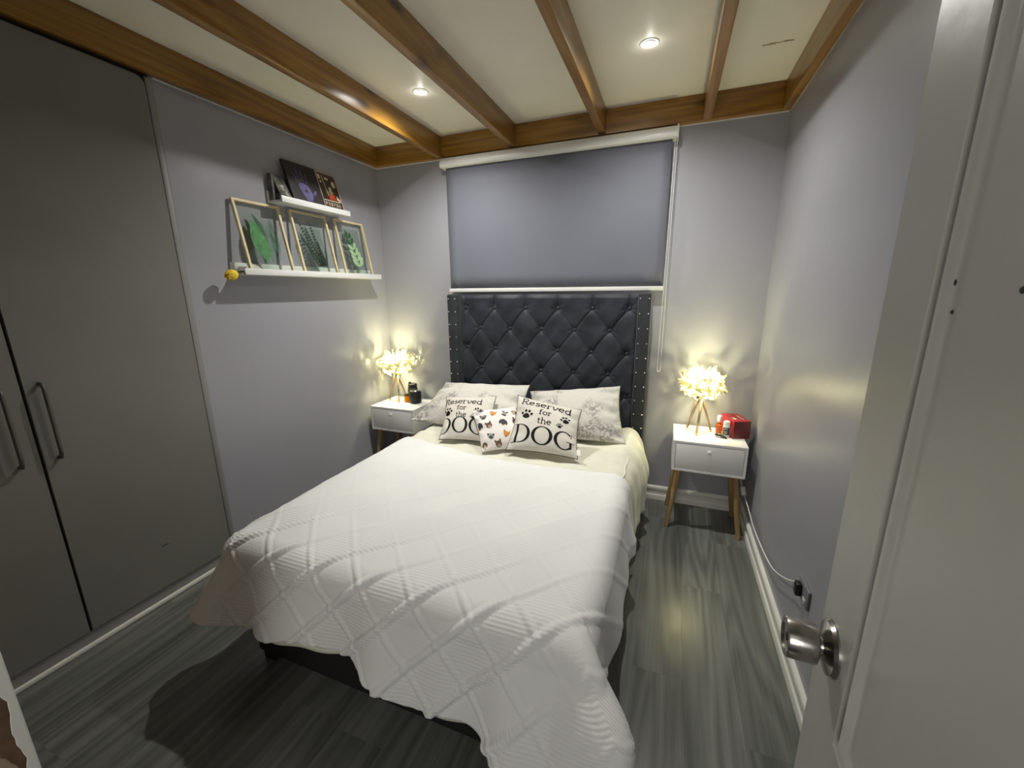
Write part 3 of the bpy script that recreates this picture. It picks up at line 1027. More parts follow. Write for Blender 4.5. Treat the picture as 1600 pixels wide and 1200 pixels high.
# ------------------------------------------------------------------ pillows and cushions
class Pillow:
    def __init__(s, TL, TR, BR, BL, thick, pinch=0.05, power=2.4, seed=0, wr=0.006):
        s.c = [np.array(q, float) for q in (TL, TR, BR, BL)]
        s.th, s.pi, s.pw, s.seed, s.wr = thick, pinch, power, seed, wr
        nrm = np.cross(s.c[1] - s.c[3], s.c[0] - s.c[2])
        s.n = nrm / np.linalg.norm(nrm)
        if s.n[1] > 0:
            s.n = -s.n

    def at(s, u, v, side=1, lift=0.0):
        u = np.asarray(u, float); v = np.asarray(v, float)
        uu = u * (1 - s.pi * (1 - np.abs(v) ** 2.0) * np.abs(u) ** 2)
        vv = v * (1 - s.pi * (1 - np.abs(u) ** 2.0) * np.abs(v) ** 2)
        a, b_ = (uu + 1) / 2, (vv + 1) / 2
        TL, TR, BR, BL = s.c
        p = ((1 - a) * b_)[..., None] * TL + (a * b_)[..., None] * TR + (a * (1 - b_))[..., None] * BR + ((1 - a) * (1 - b_))[..., None] * BL
        e = (1 - np.abs(u) ** s.pw) * (1 - np.abs(v) ** s.pw)
        h = s.th * np.maximum(e, 0) ** 0.62
        rad = np.maximum(np.abs(u), np.abs(v))
        k = s.seed
        h = h + s.wr * np.sin(9 * v + 3 * u + k) * np.clip(np.abs(u) - 0.35, 0, 1) * np.minimum(1, (1 - rad) * 6) * 1.6
        h = h + s.wr * np.sin(17 * v * np.sign(u + 1e-9) + k * 2) * np.clip(np.abs(u) - 0.55, 0, 1) * np.minimum(1, (1 - rad) * 8) * 1.8
        h = h + s.wr * 0.8 * np.sin(13 * u + 2 * k) * np.clip(np.abs(v) - 0.5, 0, 1) * np.minimum(1, (1 - rad) * 8)
        return p + s.n * ((h * side + 0.0) + lift)[..., None]

    def mesh(s, name, m, parent=None, nu=56, nv=44):
        g = lambda n: np.sign(t) * (1 - (1 - np.abs(t)) ** 1.35) if False else t
        t = np.linspace(-1, 1, nu); U = np.sin(t * PI / 2) * 0.6 + t * 0.4
        t = np.linspace(-1, 1, nv); V = np.sin(t * PI / 2) * 0.6 + t * 0.4
        A, B = np.meshgrid(U, V)
        F = s.at(A, B, 1); K = s.at(A, B, -0.8)
        v = np.concatenate([F.reshape(-1, 3), K.reshape(-1, 3)])
        idx = np.arange(nu * nv).reshape(nv, nu)
        a, b_, c, d = idx[:-1, :-1], idx[:-1, 1:], idx[1:, 1:], idx[1:, :-1]
        f1 = np.stack([a, b_, c, d], -1).reshape(-1, 4)
        f2 = np.stack([a, d, c, b_], -1).reshape(-1, 4) + nu * nv
        o = obj(name, v, np.concatenate([f1, f2]), m, parent, smooth=True)
        bm = bmesh.new(); bm.from_mesh(o.data)
        bmesh.ops.remove_doubles(bm, verts=bm.verts, dist=0.0004)
        bmesh.ops.recalc_face_normals(bm, faces=bm.faces)
        bm.to_mesh(o.data); bm.free()
        return o

    def edge(s, name, m, r, parent):
        pts = []
        ts = np.linspace(-1, 1, 26)
        loop = [(t, 1) for t in ts[:-1]] + [(1, -t) for t in ts[:-1]] + [(-t, -1) for t in ts[:-1]] + [(-1, t) for t in ts]
        P_ = s.at(np.array([q[0] for q in loop]), np.array([q[1] for q in loop]))
        return MB().tube([tuple(q) for q in P_], r, 6, cap=False).build(name, m, parent, smooth=True)


class Decal:
    """flat print laid on a pillow front: strips and polygons in (u,v)"""
    def __init__(s, pil, lift=0.0012):
        s.p, s.v, s.f, s.mi, s.lift = pil, [], [], [], lift

    def _add(s, uvs, faces, mi=0):
        n = len(s.v)
        s.v += list(uvs)
        for f in faces:
            if all(abs(uvs[i][0]) < 0.985 and abs(uvs[i][1]) < 0.985 for i in f):
                s.f.append(tuple(n + i for i in f)); s.mi.append(mi)

    def strip(s, A, B, mi=0):
        n = len(A)
        s._add(list(A) + list(B), [(i, i + 1, n + i + 1, n + i) for i in range(n - 1)], mi)

    def stroke(s, pts, w, mi=0, closed=False):
        p = [np.array(q, float) for q in pts]
        dense = []
        for a, b_ in zip(p[:-1], p[1:]):
            k = max(1, int(np.linalg.norm(b_ - a) / 0.05))
            dense += [a + (b_ - a) * i / k for i in range(k)]
        dense.append(p[-1])
        A, B = [], []
        for i, q in enumerate(dense):
            t = dense[min(i + 1, len(dense) - 1)] - dense[max(i - 1, 0)]
            t = t / (np.linalg.norm(t) + 1e-9)
            nn = np.array([-t[1], t[0]]) * w / 2
            A.append(tuple(q + nn)); B.append(tuple(q - nn))
        s.strip(A, B, mi)

    def disc(s, c, rx, ry, ang=0, mi=0, n=16, pts=None):
        """filled blob with rings so that it follows the cushion"""
        if pts is None:
            pts = [(math.cos(2 * PI * k / n), math.sin(2 * PI * k / n)) for k in range(n)]
        n = len(pts)
        ca, sa = math.cos(ang), math.sin(ang)
        uv = [c]
        for ring in (0.5, 1.0):
            for (a, b_) in pts:
                x, y = a * rx * ring, b_ * ry * ring
                uv.append((c[0] + x * ca - y * sa, c[1] + x * sa + y * ca))
        fs = [(0, 1 + k, 1 + (k + 1) % n) for k in range(n)]
        fs += [(1 + k, 1 + n + k, 1 + n + (k + 1) % n, 1 + (k + 1) % n) for k in range(n)]
        s._add(uv, fs, mi)

    def build(s, name, mats, parent):
        uv = np.array(s.v)
        P_ = s.p.at(uv[:, 0], uv[:, 1], 1, s.lift)
        if len(mats) == 1:
            return obj(name, P_, s.f, mats[0], parent)
        return obj(name, P_, s.f, None, parent, mats=mats, midx=s.mi)


def arc(cx, cy, rx, ry, a0, a1, n=14):
    return [(cx + rx * math.cos(math.radians(a0 + (a1 - a0) * k / n)), cy + ry * math.sin(math.radians(a0 + (a1 - a0) * k / n))) for k in range(n + 1)]


GLYPH = {  # strokes in a 1-high box, x-height 0.62
    'R': ([[(0.10, 0), (0.16, 1)], [(0.0, 0), (0.22, 0)], [(0.02, 1.0), (0.45, 1.0)] + arc(0.42, 0.74, 0.20, 0.26, 85, -90, 10) + [(0.14, 0.48)], [(0.38, 0.48), (0.55, 0.08), (0.70, -0.02), (0.80, 0.06)]], 0.80),
    'e': ([[(0.06, 0.33), (0.52, 0.36)] + arc(0.29, 0.32, 0.235, 0.30, 10, 320, 18)], 0.62),
    's': ([arc(0.27, 0.46, 0.16, 0.15, 20, 235, 12) + arc(0.24, 0.15, 0.19, 0.16, 75, -160, 12)], 0.52),
    'r': ([[(0.12, 0), (0.12, 0.62)], [(0.0, 0), (0.26, 0)], [(0.0, 0.62), (0.12, 0.62)], arc(0.30, 0.40, 0.18, 0.21, 165, 50, 8)], 0.50),
    'v': ([[(0.0, 0.60), (0.10, 0.60), (0.20, 0.02), (0.27, 0.0), (0.50, 0.40), (0.52, 0.56), (0.44, 0.62)]], 0.60),
    'd': ([arc(0.28, 0.30, 0.22, 0.30, 0, 360, 20), [(0.50, 0), (0.50, 1.0)], [(0.40, 1.0), (0.50, 1.0)], [(0.50, 0), (0.62, 0)]], 0.70),
    'f': ([[(0.14, 0), (0.14, 0.80)] + arc(0.28, 0.80, 0.14, 0.18, 180, 40, 8), [(0.02, 0.62), (0.32, 0.62)], [(0.02, 0), (0.28, 0)]], 0.44),
    'o': ([arc(0.28, 0.31, 0.24, 0.31, 0, 360, 20)], 0.62),
    't': ([[(0.16, 0.85), (0.16, 0.14)] + arc(0.28, 0.13, 0.12, 0.12, 180, 300, 6), [(0.02, 0.62), (0.34, 0.62)]], 0.46),
    'h': ([[(0.12, 0), (0.12, 1.0)], [(0.02, 1.0), (0.12, 1.0)], [(0.0, 0), (0.24, 0)], arc(0.32, 0.38, 0.20, 0.24, 170, 0, 10) + [(0.52, 0)], [(0.42, 0), (0.64, 0)]], 0.70),
}


def write(dec, text, x0, y0, x1, y1, size, w, wide=1.0):
    """text from (x0,y0) towards (x1,y1) baseline"""
    tot = sum(GLYPH[c][1] for c in text)
    d = np.array([x1 - x0, y1 - y0], float)
    Ln = np.linalg.norm(d); d /= Ln
    nn = np.array([-d[1], d[0]])
    kx = Ln / tot
    pen = 0.0
    for c in text:
        st, adv = GLYPH[c]
        for poly in st:
            dec.stroke([tuple(np.array([x0, y0]) + d * (pen + a) * kx + nn * b_ * size) for a, b_ in poly], w)
        pen += adv


def big_dog(dec, x0, y0, x1, y1, size):
    d = np.array([x1 - x0, y1 - y0], float)
    Ln = np.linalg.norm(d); d /= Ln
    nn = np.array([-d[1], d[0]])
    kx = Ln / 2.70

    def mp(pts, ox):
        return [tuple(np.array([x0, y0]) + d * (ox + a) * kx + nn * b_ * size) for a, b_ in pts]
    # D
    dec.strip(mp([(0.12, k / 8) for k in range(9)], 0), mp([(0.235, k / 8) for k in range(9)], 0))
    dec.stroke(mp([(0.0, 0.018), (0.42, 0.018)], 0), 0.036 * size)
    dec.stroke(mp([(0.0, 0.982), (0.42, 0.982)], 0), 0.036 * size)
    dec.strip(mp(arc(0.36, 0.5, 0.46, 0.5, 90, -90, 24), 0), mp(arc(0.36, 0.5, 0.325, 0.455, 90, -90, 24), 0))
    # O
    dec.strip(mp(arc(0.44, 0.5, 0.46, 0.52, 0, 360, 40), 0.90), mp(arc(0.44, 0.5, 0.315, 0.470, 0, 360, 40), 0.90))
    # G
    dec.strip(mp(arc(0.46, 0.5, 0.46, 0.52, 52, 318, 34), 1.86), mp(arc(0.46, 0.5, 0.32, 0.470, 50, 322, 34), 1.86))
    dec.strip(mp([(0.70, 0.06 + 0.38 * k / 5) for k in range(6)], 1.86), mp([(0.80, 0.10 + 0.34 * k / 5) for k in range(6)], 1.86))
    dec.stroke(mp([(0.56, 0.43), (0.90, 0.43)], 1.86), 0.036 * size)
    dec.strip(mp([(0.735, 0.72), (0.745, 0.85), (0.755, 0.98)], 1.86), mp([(0.765, 0.72), (0.772, 0.85), (0.78, 0.98)], 1.86))


def paw(dec, c, r, ang):
    ca, sa = math.cos(ang), math.sin(ang)
    def at(x, y):
        return (c[0] + (x * ca - y * sa) * r, c[1] + (x * sa + y * ca) * r)
    pad = [(1.0 * math.cos(2 * PI * k / 16) * (1 - 0.25 * math.sin(2 * PI * k / 16)), math.sin(2 * PI * k / 16) * (1 - 0.22 * abs(math.cos(2 * PI * k / 16)) ** 3)) for k in range(16)]
    dec.disc(at(0, -0.25), r * 0.62, r * 0.52, ang, pts=pad)
    for x, y, a in ((-0.80, 0.18, 0.5), (-0.30, 0.68, 0.15), (0.32, 0.70, -0.15), (0.82, 0.22, -0.5)):
        dec.disc(at(x, y), r * 0.22, r * 0.29, ang + a, n=10)


def reserved_cushion(pil, label, off, seed, tilt=0.0):
    o = pil.mesh('throw_cushion', 'cushion_canvas')
    set_tags(o, label, 'cushion', 'printed dog cushions')
    pil.edge('piping', 'piping_dark', 0.0022, o)
    dc = Decal(pil)
    dx = off
    dv = -0.13 if off else 0.0
    write(dc, 'Reserved', -0.82 + dx, 0.59 + dv, 0.76 + dx, 0.51 + tilt + dv, 0.28, 0.036)
    write(dc, 'for', -0.20 + dx, 0.25 + dv, 0.18 + dx, 0.24 + dv, 0.20, 0.028)
    write(dc, 'the', -0.22 + dx, -0.10 + dv * 0.8, 0.20 + dx, -0.11 + dv * 0.8, 0.23, 0.028)
    paw(dc, (-0.58 + dx, 0.18 + dv), 0.19, -0.15)
    paw(dc, (0.60 + dx, 0.20 + dv), 0.155, 0.30)
    paw(dc, (0.44 + dx, -0.06 + dv), 0.095, 0.1)
    big_dog(dc, -0.92 + dx, -0.79, 0.86 + dx, -0.83, 0.60)
    dc.build('lettering', ['ink'], o)['label'] = 'black printed words and paw prints'
    return o


pil = Pillow((0.655, -0.185, 0.800), (1.357, -0.20, 0.832), (1.420, -0.56, 0.560), (0.520, -0.50, 0.566), 0.080, pinch=0.07, seed=1, wr=0.013)
set_tags(pil.mesh('pillow', 'floral_case'), 'left-hand floral grey pillow nearest the left bedside table', 'pillow', 'floral bed pillows')
pil = Pillow((1.360, -0.215, 0.790), (1.990, -0.175, 0.868), (2.070, -0.47, 0.570), (1.480, -0.54, 0.566), 0.085, pinch=0.07, seed=3, wr=0.013)
set_tags(pil.mesh('pillow', 'floral_case'), 'right-hand floral grey pillow nearest the right bedside table', 'pillow', 'floral bed pillows')

pil = Pillow((0.820, -0.47, 0.765), (1.194, -0.44, 0.795), (1.300, -0.750, 0.575), (0.945, -0.80, 0.575), 0.062, pinch=0.08, seed=2)
reserved_cushion(pil, 'left-hand lettered cushion whose words run off its left edge', -0.17, 2)
pil = Pillow((1.394, -0.548, 0.846), (1.808, -0.558, 0.791), (1.844, -0.816, 0.580), (1.437, -0.871, 0.601), 0.064, pinch=0.08, seed=5)
rc = reserved_cushion(pil, 'right-hand lettered cushion tilted in front with its words whole', 0.0, 5)
tg = pil.at(np.array([0.995, 0.995]), np.array([-0.66, -0.86]))
MB().add([tg[0], tg[0] + np.array([0.022, -0.004, 0.004]), tg[1] + np.array([0.022, -0.004, 0.004]), tg[1],
          tg[0] + np.array([0, -0.002, 0]), tg[0] + np.array([0.022, -0.006, 0.004]), tg[1] + np.array([0.022, -0.006, 0.004]), tg[1] + np.array([0, -0.002, 0])],
         [(0, 1, 2, 3), (7, 6, 5, 4), (0, 4, 5, 1), (1, 5, 6, 2), (2, 6, 7, 3), (3, 7, 4, 0)]).build('care_tag', 'paper_white', rc)

pil = Pillow((1.118, -0.672, 0.751), (1.401, -0.582, 0.782), (1.527, -0.768, 0.581), (1.294, -0.897, 0.576), 0.055, pinch=0.08, seed=8, wr=0.008)
dogc = pil.mesh('throw_cushion', 'cushion_white')
set_tags(dogc, 'small white cushion printed all over with dog faces', 'cushion', 'printed dog cushions')
dmats = ['dog_fox', 'dog_brown', 'dog_grey', 'dog_slate', 'dog_tan', 'ink']


def dog(kind, c, a=0.0, s=0.15):
    dc = Decal(pil)
    ca, sa = math.cos(a), math.sin(a)
    at = lambda x, y: (c[0] + (x * ca - y * sa) * s, c[1] + (x * sa + y * ca) * s)
    if kind == 'fox':
        for sx in (-1, 1):
            dc.strip([at(sx * 0.95, 1.25), at(sx * 0.95, 1.25)], [at(sx * 0.15, 0.45), at(sx * 0.85, 0.05)], 0)
        dc.disc(at(0, 0), s * 0.80, s * 0.75, a, 0)
        dc.disc(at(0, -0.55), s * 0.42, s * 0.45, a, 0)
        dc.disc(at(0, -0.75), s * 0.12, s * 0.10, a, 5, 8)
    elif kind == 'french':
        for sx in (-1, 1):
            dc.disc(at(sx * 0.68, 0.75), s * 0.28, s * 0.5, a - sx * 0.3, 1, 10)
        dc.disc(at(0, 0), s * 0.92, s * 0.85, a, 1)
        dc.disc(at(0, -0.35), s * 0.45, s * 0.45, a, 4)
        dc.disc(at(0, -0.2), s * 0.2, s * 0.13, a, 5, 8)
    elif kind == 'pug':
        dc.disc(at(0, 0), s * 0.92, s * 0.80, a, 2)
        for sx in (-1, 1):
            dc.disc(at(sx * 0.80, 0.48), s * 0.30, s * 0.34, a, 3, 10)
        dc.disc(at(0.1, -0.28), s * 0.55, s * 0.46, a, 3)
    elif kind == 'dachs':
        dc.disc(at(0, 0.15), s * 0.85, s * 0.85, a, 3)
        for sx in (-1, 1):
            dc.disc(at(sx * 0.85, 0.0), s * 0.34, s * 0.72, a + sx * 0.2, 3, 12)
        dc.disc(at(0, -0.55), s * 0.45, s * 0.5, a, 0)
        dc.disc(at(0, -0.6), s * 0.16, s * 0.12, a, 5, 8)
    elif kind == 'schnauzer':
        dc.disc(at(0, 0.2), s * 0.6, s * 0.6, a, 2)
        for sx in (-1, 1):
            dc.disc(at(sx * 0.62, 0.72), s * 0.34, s * 0.26, a, 3, 10)
        dc.disc(at(0, -0.55), s * 0.70, s * 0.34, a, 3)
        dc.disc(at(0, -0.28), s * 0.24, s * 0.2, a, 4, 8)
    elif kind == 'beagle':
        dc.disc(at(0, 0.2), s * 0.85, s * 0.75, a, 1)
        dc.disc(at(0, -0.2), s * 0.45, s * 0.75, a, 4)
    if not dc.f:
        return
    uvp = np.array(dc.v)
    bp0 = pil.at(uvp[:, 0], uvp[:, 1], 1, 0.0012)
    lift_by = {}
    for f, mi in zip(dc.f, dc.mi):
        for i in f:
            lift_by[i] = {0: 0.0, 1: 0.0, 2: 0.0, 3: 0.0006, 4: 0.0012, 5: 0.0018}[mi]
    for i, l in lift_by.items():
        bp0[i] += pil.n * l
    keep = sorted(lift_by)
    ren = {o: k for k, o in enumerate(keep)}
    obj('printed_dog_face', bp0[keep], [[ren[i] for i in f] for f in dc.f], None, dogc, mats=dmats, midx=dc.mi)['label'] = 'printed %s dog face' % {'fox': 'orange pointed-eared', 'french': 'brown bat-eared', 'pug': 'grey and black', 'dachs': 'black and tan', 'schnauzer': 'grey bearded', 'beagle': 'brown and cream'}[kind]


for kind, c, a in (('pug', (-0.60, 0.42), -0.2), ('fox', (-0.13, 0.56), -0.45), ('schnauzer', (0.36, 0.50), -0.5), ('beagle', (0.80, 0.60), -0.3),
                   ('french', (-0.42, -0.02), 0.25), ('dachs', (0.22, 0.06), -0.3), ('french', (0.78, 0.12), -0.3),
                   ('pug', (-0.46, -0.50), -0.2), ('fox', (0.24, -0.46), -0.45), ('schnauzer', (0.74, -0.40), -0.5),
                   ('french', (-0.18, -0.84), 0.15), ('dachs', (0.52, -0.86), -0.2), ('beagle', (-0.82, -0.82), 0.0), ('pug', (-0.62, 0.86), 0.2), ('dachs', (-0.90, 0.06), 0)):
    dog(kind, c, a)

# ------------------------------------------------------------------ bedside tables
def bedside(x0, label, knob):
    y0, y1, z0, z1 = -0.368, -0.035, 0.402, 0.598
    w = 0.405
    x1 = x0 + w
    t = thing('bedside_table', label, 'bedside table', (x0 + w / 2, (y0 + y1) / 2, 0), 'white bedside tables')
    k = MB()
    p = 0.015
    k.box(x0, x1, y0, y1, z1 - p, z1, 0.0015)
    k.box(x0, x1, y0, y1, z0, z0 + p, 0.0015)
    k.box(x0, x0 + p, y0 + 0.0003, y1, z0 + p, z1 - p, 0.0)
    k.box(x1 - p, x1, y0 + 0.0003, y1, z0 + p, z1 - p, 0.0)
    k.box(x0 + p, x1 - p, y1 - 0.008, y1, z0 + p, z1 - p)
    k.build('carcass', 'stand_white', t)
    d = auto_smooth(MB().box(x0 + p + 0.002, x1 - p - 0.002, y0 + 0.001, y0 + 0.016, z0 + p + 0.002, z1 - p - 0.002, 0.0012).build('drawer', 'stand_white', t))
    MB().box(x0 + p + 0.03, x1 - p - 0.03, y0 + 0.016, y1 - 0.02, z0 + p + 0.012, z1 - p - 0.03).build('drawer_box', 'dark_gap', t)
    auto_smooth(MB().lathe([(0.005, -0.002), (0.005, 0.008), (0.010, 0.012), (0.0135, 0.017), (0.0125, 0.022), (0.007, 0.0245), (0.001, 0.025)], (x0 + w / 2, y0, z0 + 0.145), 20, R=Matrix.Rotation(PI / 2, 3, 'X')).build('knob', 'stand_white', d))
    for sx, sy in ((-1, -1), (1, -1), (-1, 1), (1, 1)):
        tx = x0 + w / 2 + sx * (w / 2 - 0.045)
        ty = (y0 + y1) / 2 + sy * 0.115
        bx = x0 + w / 2 + sx * (w / 2 + 0.004)
        by = (y0 + y1) / 2 + sy * (0.158 if sy < 0 else 0.130)
        MB().tube([(tx, ty, z0), (tx + (bx - tx) * 0.5, ty + (by - ty) * 0.5, z0 / 2), (bx, by, 0.0)], [0.019, 0.016, 0.0125], 14).build('leg', 'leg_wood', t, smooth=False)
        auto_smooth(bpy.context.scene.objects[-1] if False else t.children[-1], 40)
    return t


bedside(2.342, 'white bedside table right of the bed, with round drawer knob and tapered wooden legs', True)
bedside(0.048, 'white bedside table left of the bed in the corner, half hidden by the pillow', True)


# ------------------------------------------------------------------ feather lamps
def feather_lamp(cx, cy, label, rot):
    zt = 0.598
    t = thing('feather_lamp', label, 'lamp', (cx, cy, zt), 'feather table lamps')
    zc = zt + 0.320
    for q in range(3):
        a = rot + q * 2 * PI / 3
        fx, fy = cx + 0.082 * math.cos(a), cy + 0.082 * math.sin(a)
        lg = MB().tube([(cx + 0.012 * math.cos(a + 0.8), cy + 0.012 * math.sin(a + 0.8), zt + 0.235), (fx, fy, zt + 0.008)], [0.0082, 0.0066], 10).build('leg', 'copper', t, smooth=True)
        MB().tube([(fx - 0.002 * math.cos(a), fy - 0.002 * math.sin(a), zt + 0.020), (fx, fy, zt)], [0.0072, 0.0068], 10).build('foot_cap', 'gold_tip', lg)
    MB().lathe([(0.020, 0.225), (0.022, 0.232), (0.022, 0.250), (0.016, 0.256), (0.015, 0.285), (0.010, 0.288)], (cx, cy, zt), 20).build('lamp_holder', 'gold_tip', t)
    MB().lathe([(0.010, 0.288), (0.013, 0.296), (0.024, 0.315), (0.026, 0.330), (0.020, 0.346), (0.008, 0.355), (0.001, 0.356)], (cx, cy, zt), 20).build('bulb', 'bulb', t, smooth=True)
    # feathers on an ellipsoid
    fm = MB()
    rr = random.Random(int(cx * 1000))
    layers = [(-0.66, 20), (-0.40, 28), (-0.14, 32), (0.12, 32), (0.38, 28), (0.62, 22), (0.82, 14)]
    for h, cnt in layers:
        for k in range(cnt):
            th = 2 * PI * (k + rr.random() * 0.7) / cnt
            ph = math.asin(max(-0.95, min(0.95, h + rr.uniform(-0.08, 0.08))))
            nrm = Vector((math.cos(ph) * math.cos(th), math.cos(ph) * math.sin(th), math.sin(ph)))
            base = Vector((nrm.x * 0.108, nrm.y * 0.108, nrm.z * 0.082))
            tan_d = Vector((-math.sin(ph) * math.cos(th), -math.sin(ph) * math.sin(th), math.cos(ph)))
            side = Vector((-math.sin(th), math.cos(th), 0))
            dirn = (side * rr.uniform(-1.0, 1.0) + tan_d * rr.uniform(-0.9, 0.35) + nrm * rr.uniform(0.25, 0.6)).normalized()
            if h > 0.7:
                dirn = (nrm * 0.8 + side * rr.uniform(-.5, .5) + Vector((0, 0, 0.3))).normalized()
            ln = rr.uniform(0.060, 0.095)
            wd = rr.uniform(0.008, 0.014)
            across = dirn.cross(nrm).normalized()
            curl = rr.uniform(0.006, 0.020)
            rows_ = []
            for q in range(6):
                u = q / 5
                ww = wd * math.sin(PI * min(1, 0.12 + u * 0.80)) ** 0.7
                p = base + dirn * (u - 0.35) * ln + nrm * (-curl * (2 * u - 0.8) ** 2 + 0.010)
                rows_ += [p - across * ww - nrm * 0.003, p, p + across * ww - nrm * 0.003]
            fs = []
            for q in range(5):
                a = q * 3
                fs += [(a, a + 1, a + 4, a + 3), (a + 1, a + 2, a + 5, a + 4)]
            fm.add([p + Vector((cx, cy, zc)) for p in rows_], fs)
    sh = fm.build('shade', 'feather', t, smooth=True)
    sh['label'] = 'round shade of overlapping white feathers'
    sh['kind'] = 'stuff'
    light('lamp_glow', 'POINT', (cx, cy, zc + 0.005), LAMP_POWER, (1.0, 0.93, 0.50), 0.035)


feather_lamp(2.487, -0.165, 'feather-shaded tripod lamp on the right bedside table', 0.35)
feather_lamp(0.168, -0.155, 'feather-shaded tripod lamp on the left bedside table', -0.9)

# ------------------------------------------------------------------ things on the right bedside table
ZT = 0.598
rb = thing('gift_box', 'glossy red cardboard box with white stickers on the right bedside table', 'box', (2.70, -0.16, ZT))
# box long axis from front-right to back-left
bc = Vector((2.697, -0.133, ZT))
ax = Vector((0.34, -0.94, 0)).normalized()       # long axis towards the camera
sx_ = Vector((0.94, 0.34, 0)).normalized()
Lb, Wb, Hb = 0.172, 0.104, 0.112


def bp_(l, s, z):
    return tuple(bc + ax * l + sx_ * s + Vector((0, 0, z)))


def obox(l0, l1, s0, s1, z0, z1, bev=0.0):
    m = MB().box(l0, l1, s0, s1, z0, z1, bev)
    m.v = [bp_(*v) for v in m.v]
    return m


obox(-Lb / 2, Lb / 2, -Wb / 2, Wb / 2, 0, Hb, 0.0015).build('carton', 'red_card', rb)
obox(Lb / 2, Lb / 2 + 0.0008, -Wb / 2 + 0.004, Wb / 2 - 0.003, 0.004, Hb - 0.004).build('end_panel', 'maroon_card', rb)['label'] = 'dark maroon printed end'
obox(-Lb / 2 + 0.01, Lb / 2 - 0.01, 0.006, 0.012, Hb, Hb + 0.0012).build('flap_seam', 'maroon_card', rb)
obox(-0.03, 0.055, 0.018, 0.026, Hb, Hb + 0.0008).build('gold_line', 'tin_cream', rb)
obox(0.012, 0.042, -0.032, -0.012, Hb, Hb + 0.0008).build('sticker', 'paper_white', rb)
obox(-0.005, 0.048, -Wb / 2 - 0.0008, -Wb / 2, 0.045, 0.060).build('sticker', 'paper_white', rb)
for q in range(5):
    obox(0.054, 0.064, -Wb / 2 - 0.0008, -Wb / 2, 0.012 + q * 0.014, 0.017 + q * 0.014).build('print_mark', 'tin_cream', rb)

pf_ = thing('perfume_bottle', 'amber perfume bottle with white cap beside the red box', 'bottle', (2.607, -0.150, ZT))
auto_smooth(MB().lathe([(0.016, 0.0), (0.018, 0.003), (0.0185, 0.058), (0.015, 0.067), (0.007, 0.072), (0.007, 0.078)], (2.607, -0.150, ZT), 24).build('body', 'amber_glass', pf_))
auto_smooth(MB().lathe([(0.0155, 0.004), (0.0165, 0.056), (0.012, 0.061)], (2.607, -0.150, ZT), 20).build('perfume', 'orange_plastic', pf_)); 
auto_smooth(MB().lathe([(0.009, 0.076), (0.009, 0.082), (0.013, 0.084), (0.0145, 0.112), (0.011, 0.120), (0.002, 0.121)], (2.607, -0.150, ZT), 24).build('cap', 'plastic_white', pf_))
deo = thing('deodorant', 'white roll-on deodorant with a black label in front of the red box', 'deodorant', (2.643, -0.205, ZT))
auto_smooth(MB().lathe([(0.016, 0.0), (0.019, 0.003), (0.0195, 0.070), (0.0175, 0.075)], (2.643, -0.205, ZT), 28).build('body', 'plastic_white', deo))
auto_smooth(MB().lathe([(0.0185, 0.075), (0.0188, 0.092), (0.0165, 0.101), (0.010, 0.105), (0.001, 0.106)], (2.643, -0.205, ZT), 28).build('cap', 'plastic_white', deo))
lm = MB()
for q in range(9):
    a = math.radians(-165 + q * 16)
    for z in (0.018, 0.066):
        lm.v.append((2.643 + 0.0199 * math.cos(a), -0.205 + 0.0199 * math.sin(a), ZT + z))
lm.f = [(2 * q, 2 * q + 2, 2 * q + 3, 2 * q + 1) for q in range(8)]
lb_ = lm.build('label_band', 'label_dark', deo, smooth=True)
for z in (0.026, 0.036, 0.054):
    l2 = MB()
    for q in range(5):
        a = math.radians(-135 + q * 14)
        for dz in (0, 0.004):
            l2.v.append((2.643 + 0.0203 * math.cos(a), -0.205 + 0.0203 * math.sin(a), ZT + z + dz))
    l2.f = [(2 * q, 2 * q + 2, 2 * q + 3, 2 * q + 1) for q in range(4)]
    l2.build('print_line', 'outlet_grey', lb_)
hc = thing('hair_clip', 'small black hair claw clip lying at the front of the right bedside table', 'hair clip', (2.612, -0.222, ZT))
hm = MB()
hm.tube([(2.582, -0.212, ZT + 0.010), (2.597, -0.222, ZT + 0.017), (2.615, -0.230, ZT + 0.014), (2.633, -0.242, ZT + 0.010), (2.645, -0.250, ZT + 0.005)], [0.006, 0.010, 0.009, 0.007, 0.004], 8)
hm.build('jaw', 'plastic_black', hc, smooth=True)
for q in range(4):
    MB().tube([(2.592 + q * 0.011, -0.224 - q * 0.005, ZT + 0.012), (2.590 + q * 0.011, -0.234 - q * 0.005, ZT + 0.006), (2.592 + q * 0.011, -0.236 - q * 0.005, ZT + 0.0005)], 0.0022, 6).build('tooth', 'plastic_black', hc)

# ------------------------------------------------------------------ things on the left bedside table
oc = (0.262, -0.170)
pb = thing('pill_bottle', 'orange plastic pill bottle with black cap beside the left lamp', 'bottle', (*oc, ZT))
auto_smooth(MB().lathe([(0.017, 0.0), (0.0195, 0.003), (0.0195, 0.054), (0.017, 0.058)], (*oc, ZT), 24).build('body', 'orange_plastic', pb))
auto_smooth(MB().lathe([(0.0205, 0.056), (0.0208, 0.069), (0.018, 0.072), (0.001, 0.0725)], (*oc, ZT), 24).build('cap', 'plastic_black', pb))
jc = (0.345, -0.165)
jr = thing('jar', 'wide matt black candle jar with silver lid on the left bedside table', 'jar', (*jc, ZT))
auto_smooth(MB().lathe([(0.040, 0.0), (0.047, 0.005), (0.049, 0.015), (0.049, 0.090), (0.045, 0.099), (0.040, 0.101)], (*jc, ZT), 32).build('body', 'black_jar', jr))
auto_smooth(MB().lathe([(0.041, 0.100), (0.0415, 0.108), (0.039, 0.111), (0.034, 0.1105), (0.001, 0.110)], (*jc, ZT), 32).build('lid', 'silver_lid', jr))
kc2 = (0.268, -0.085)
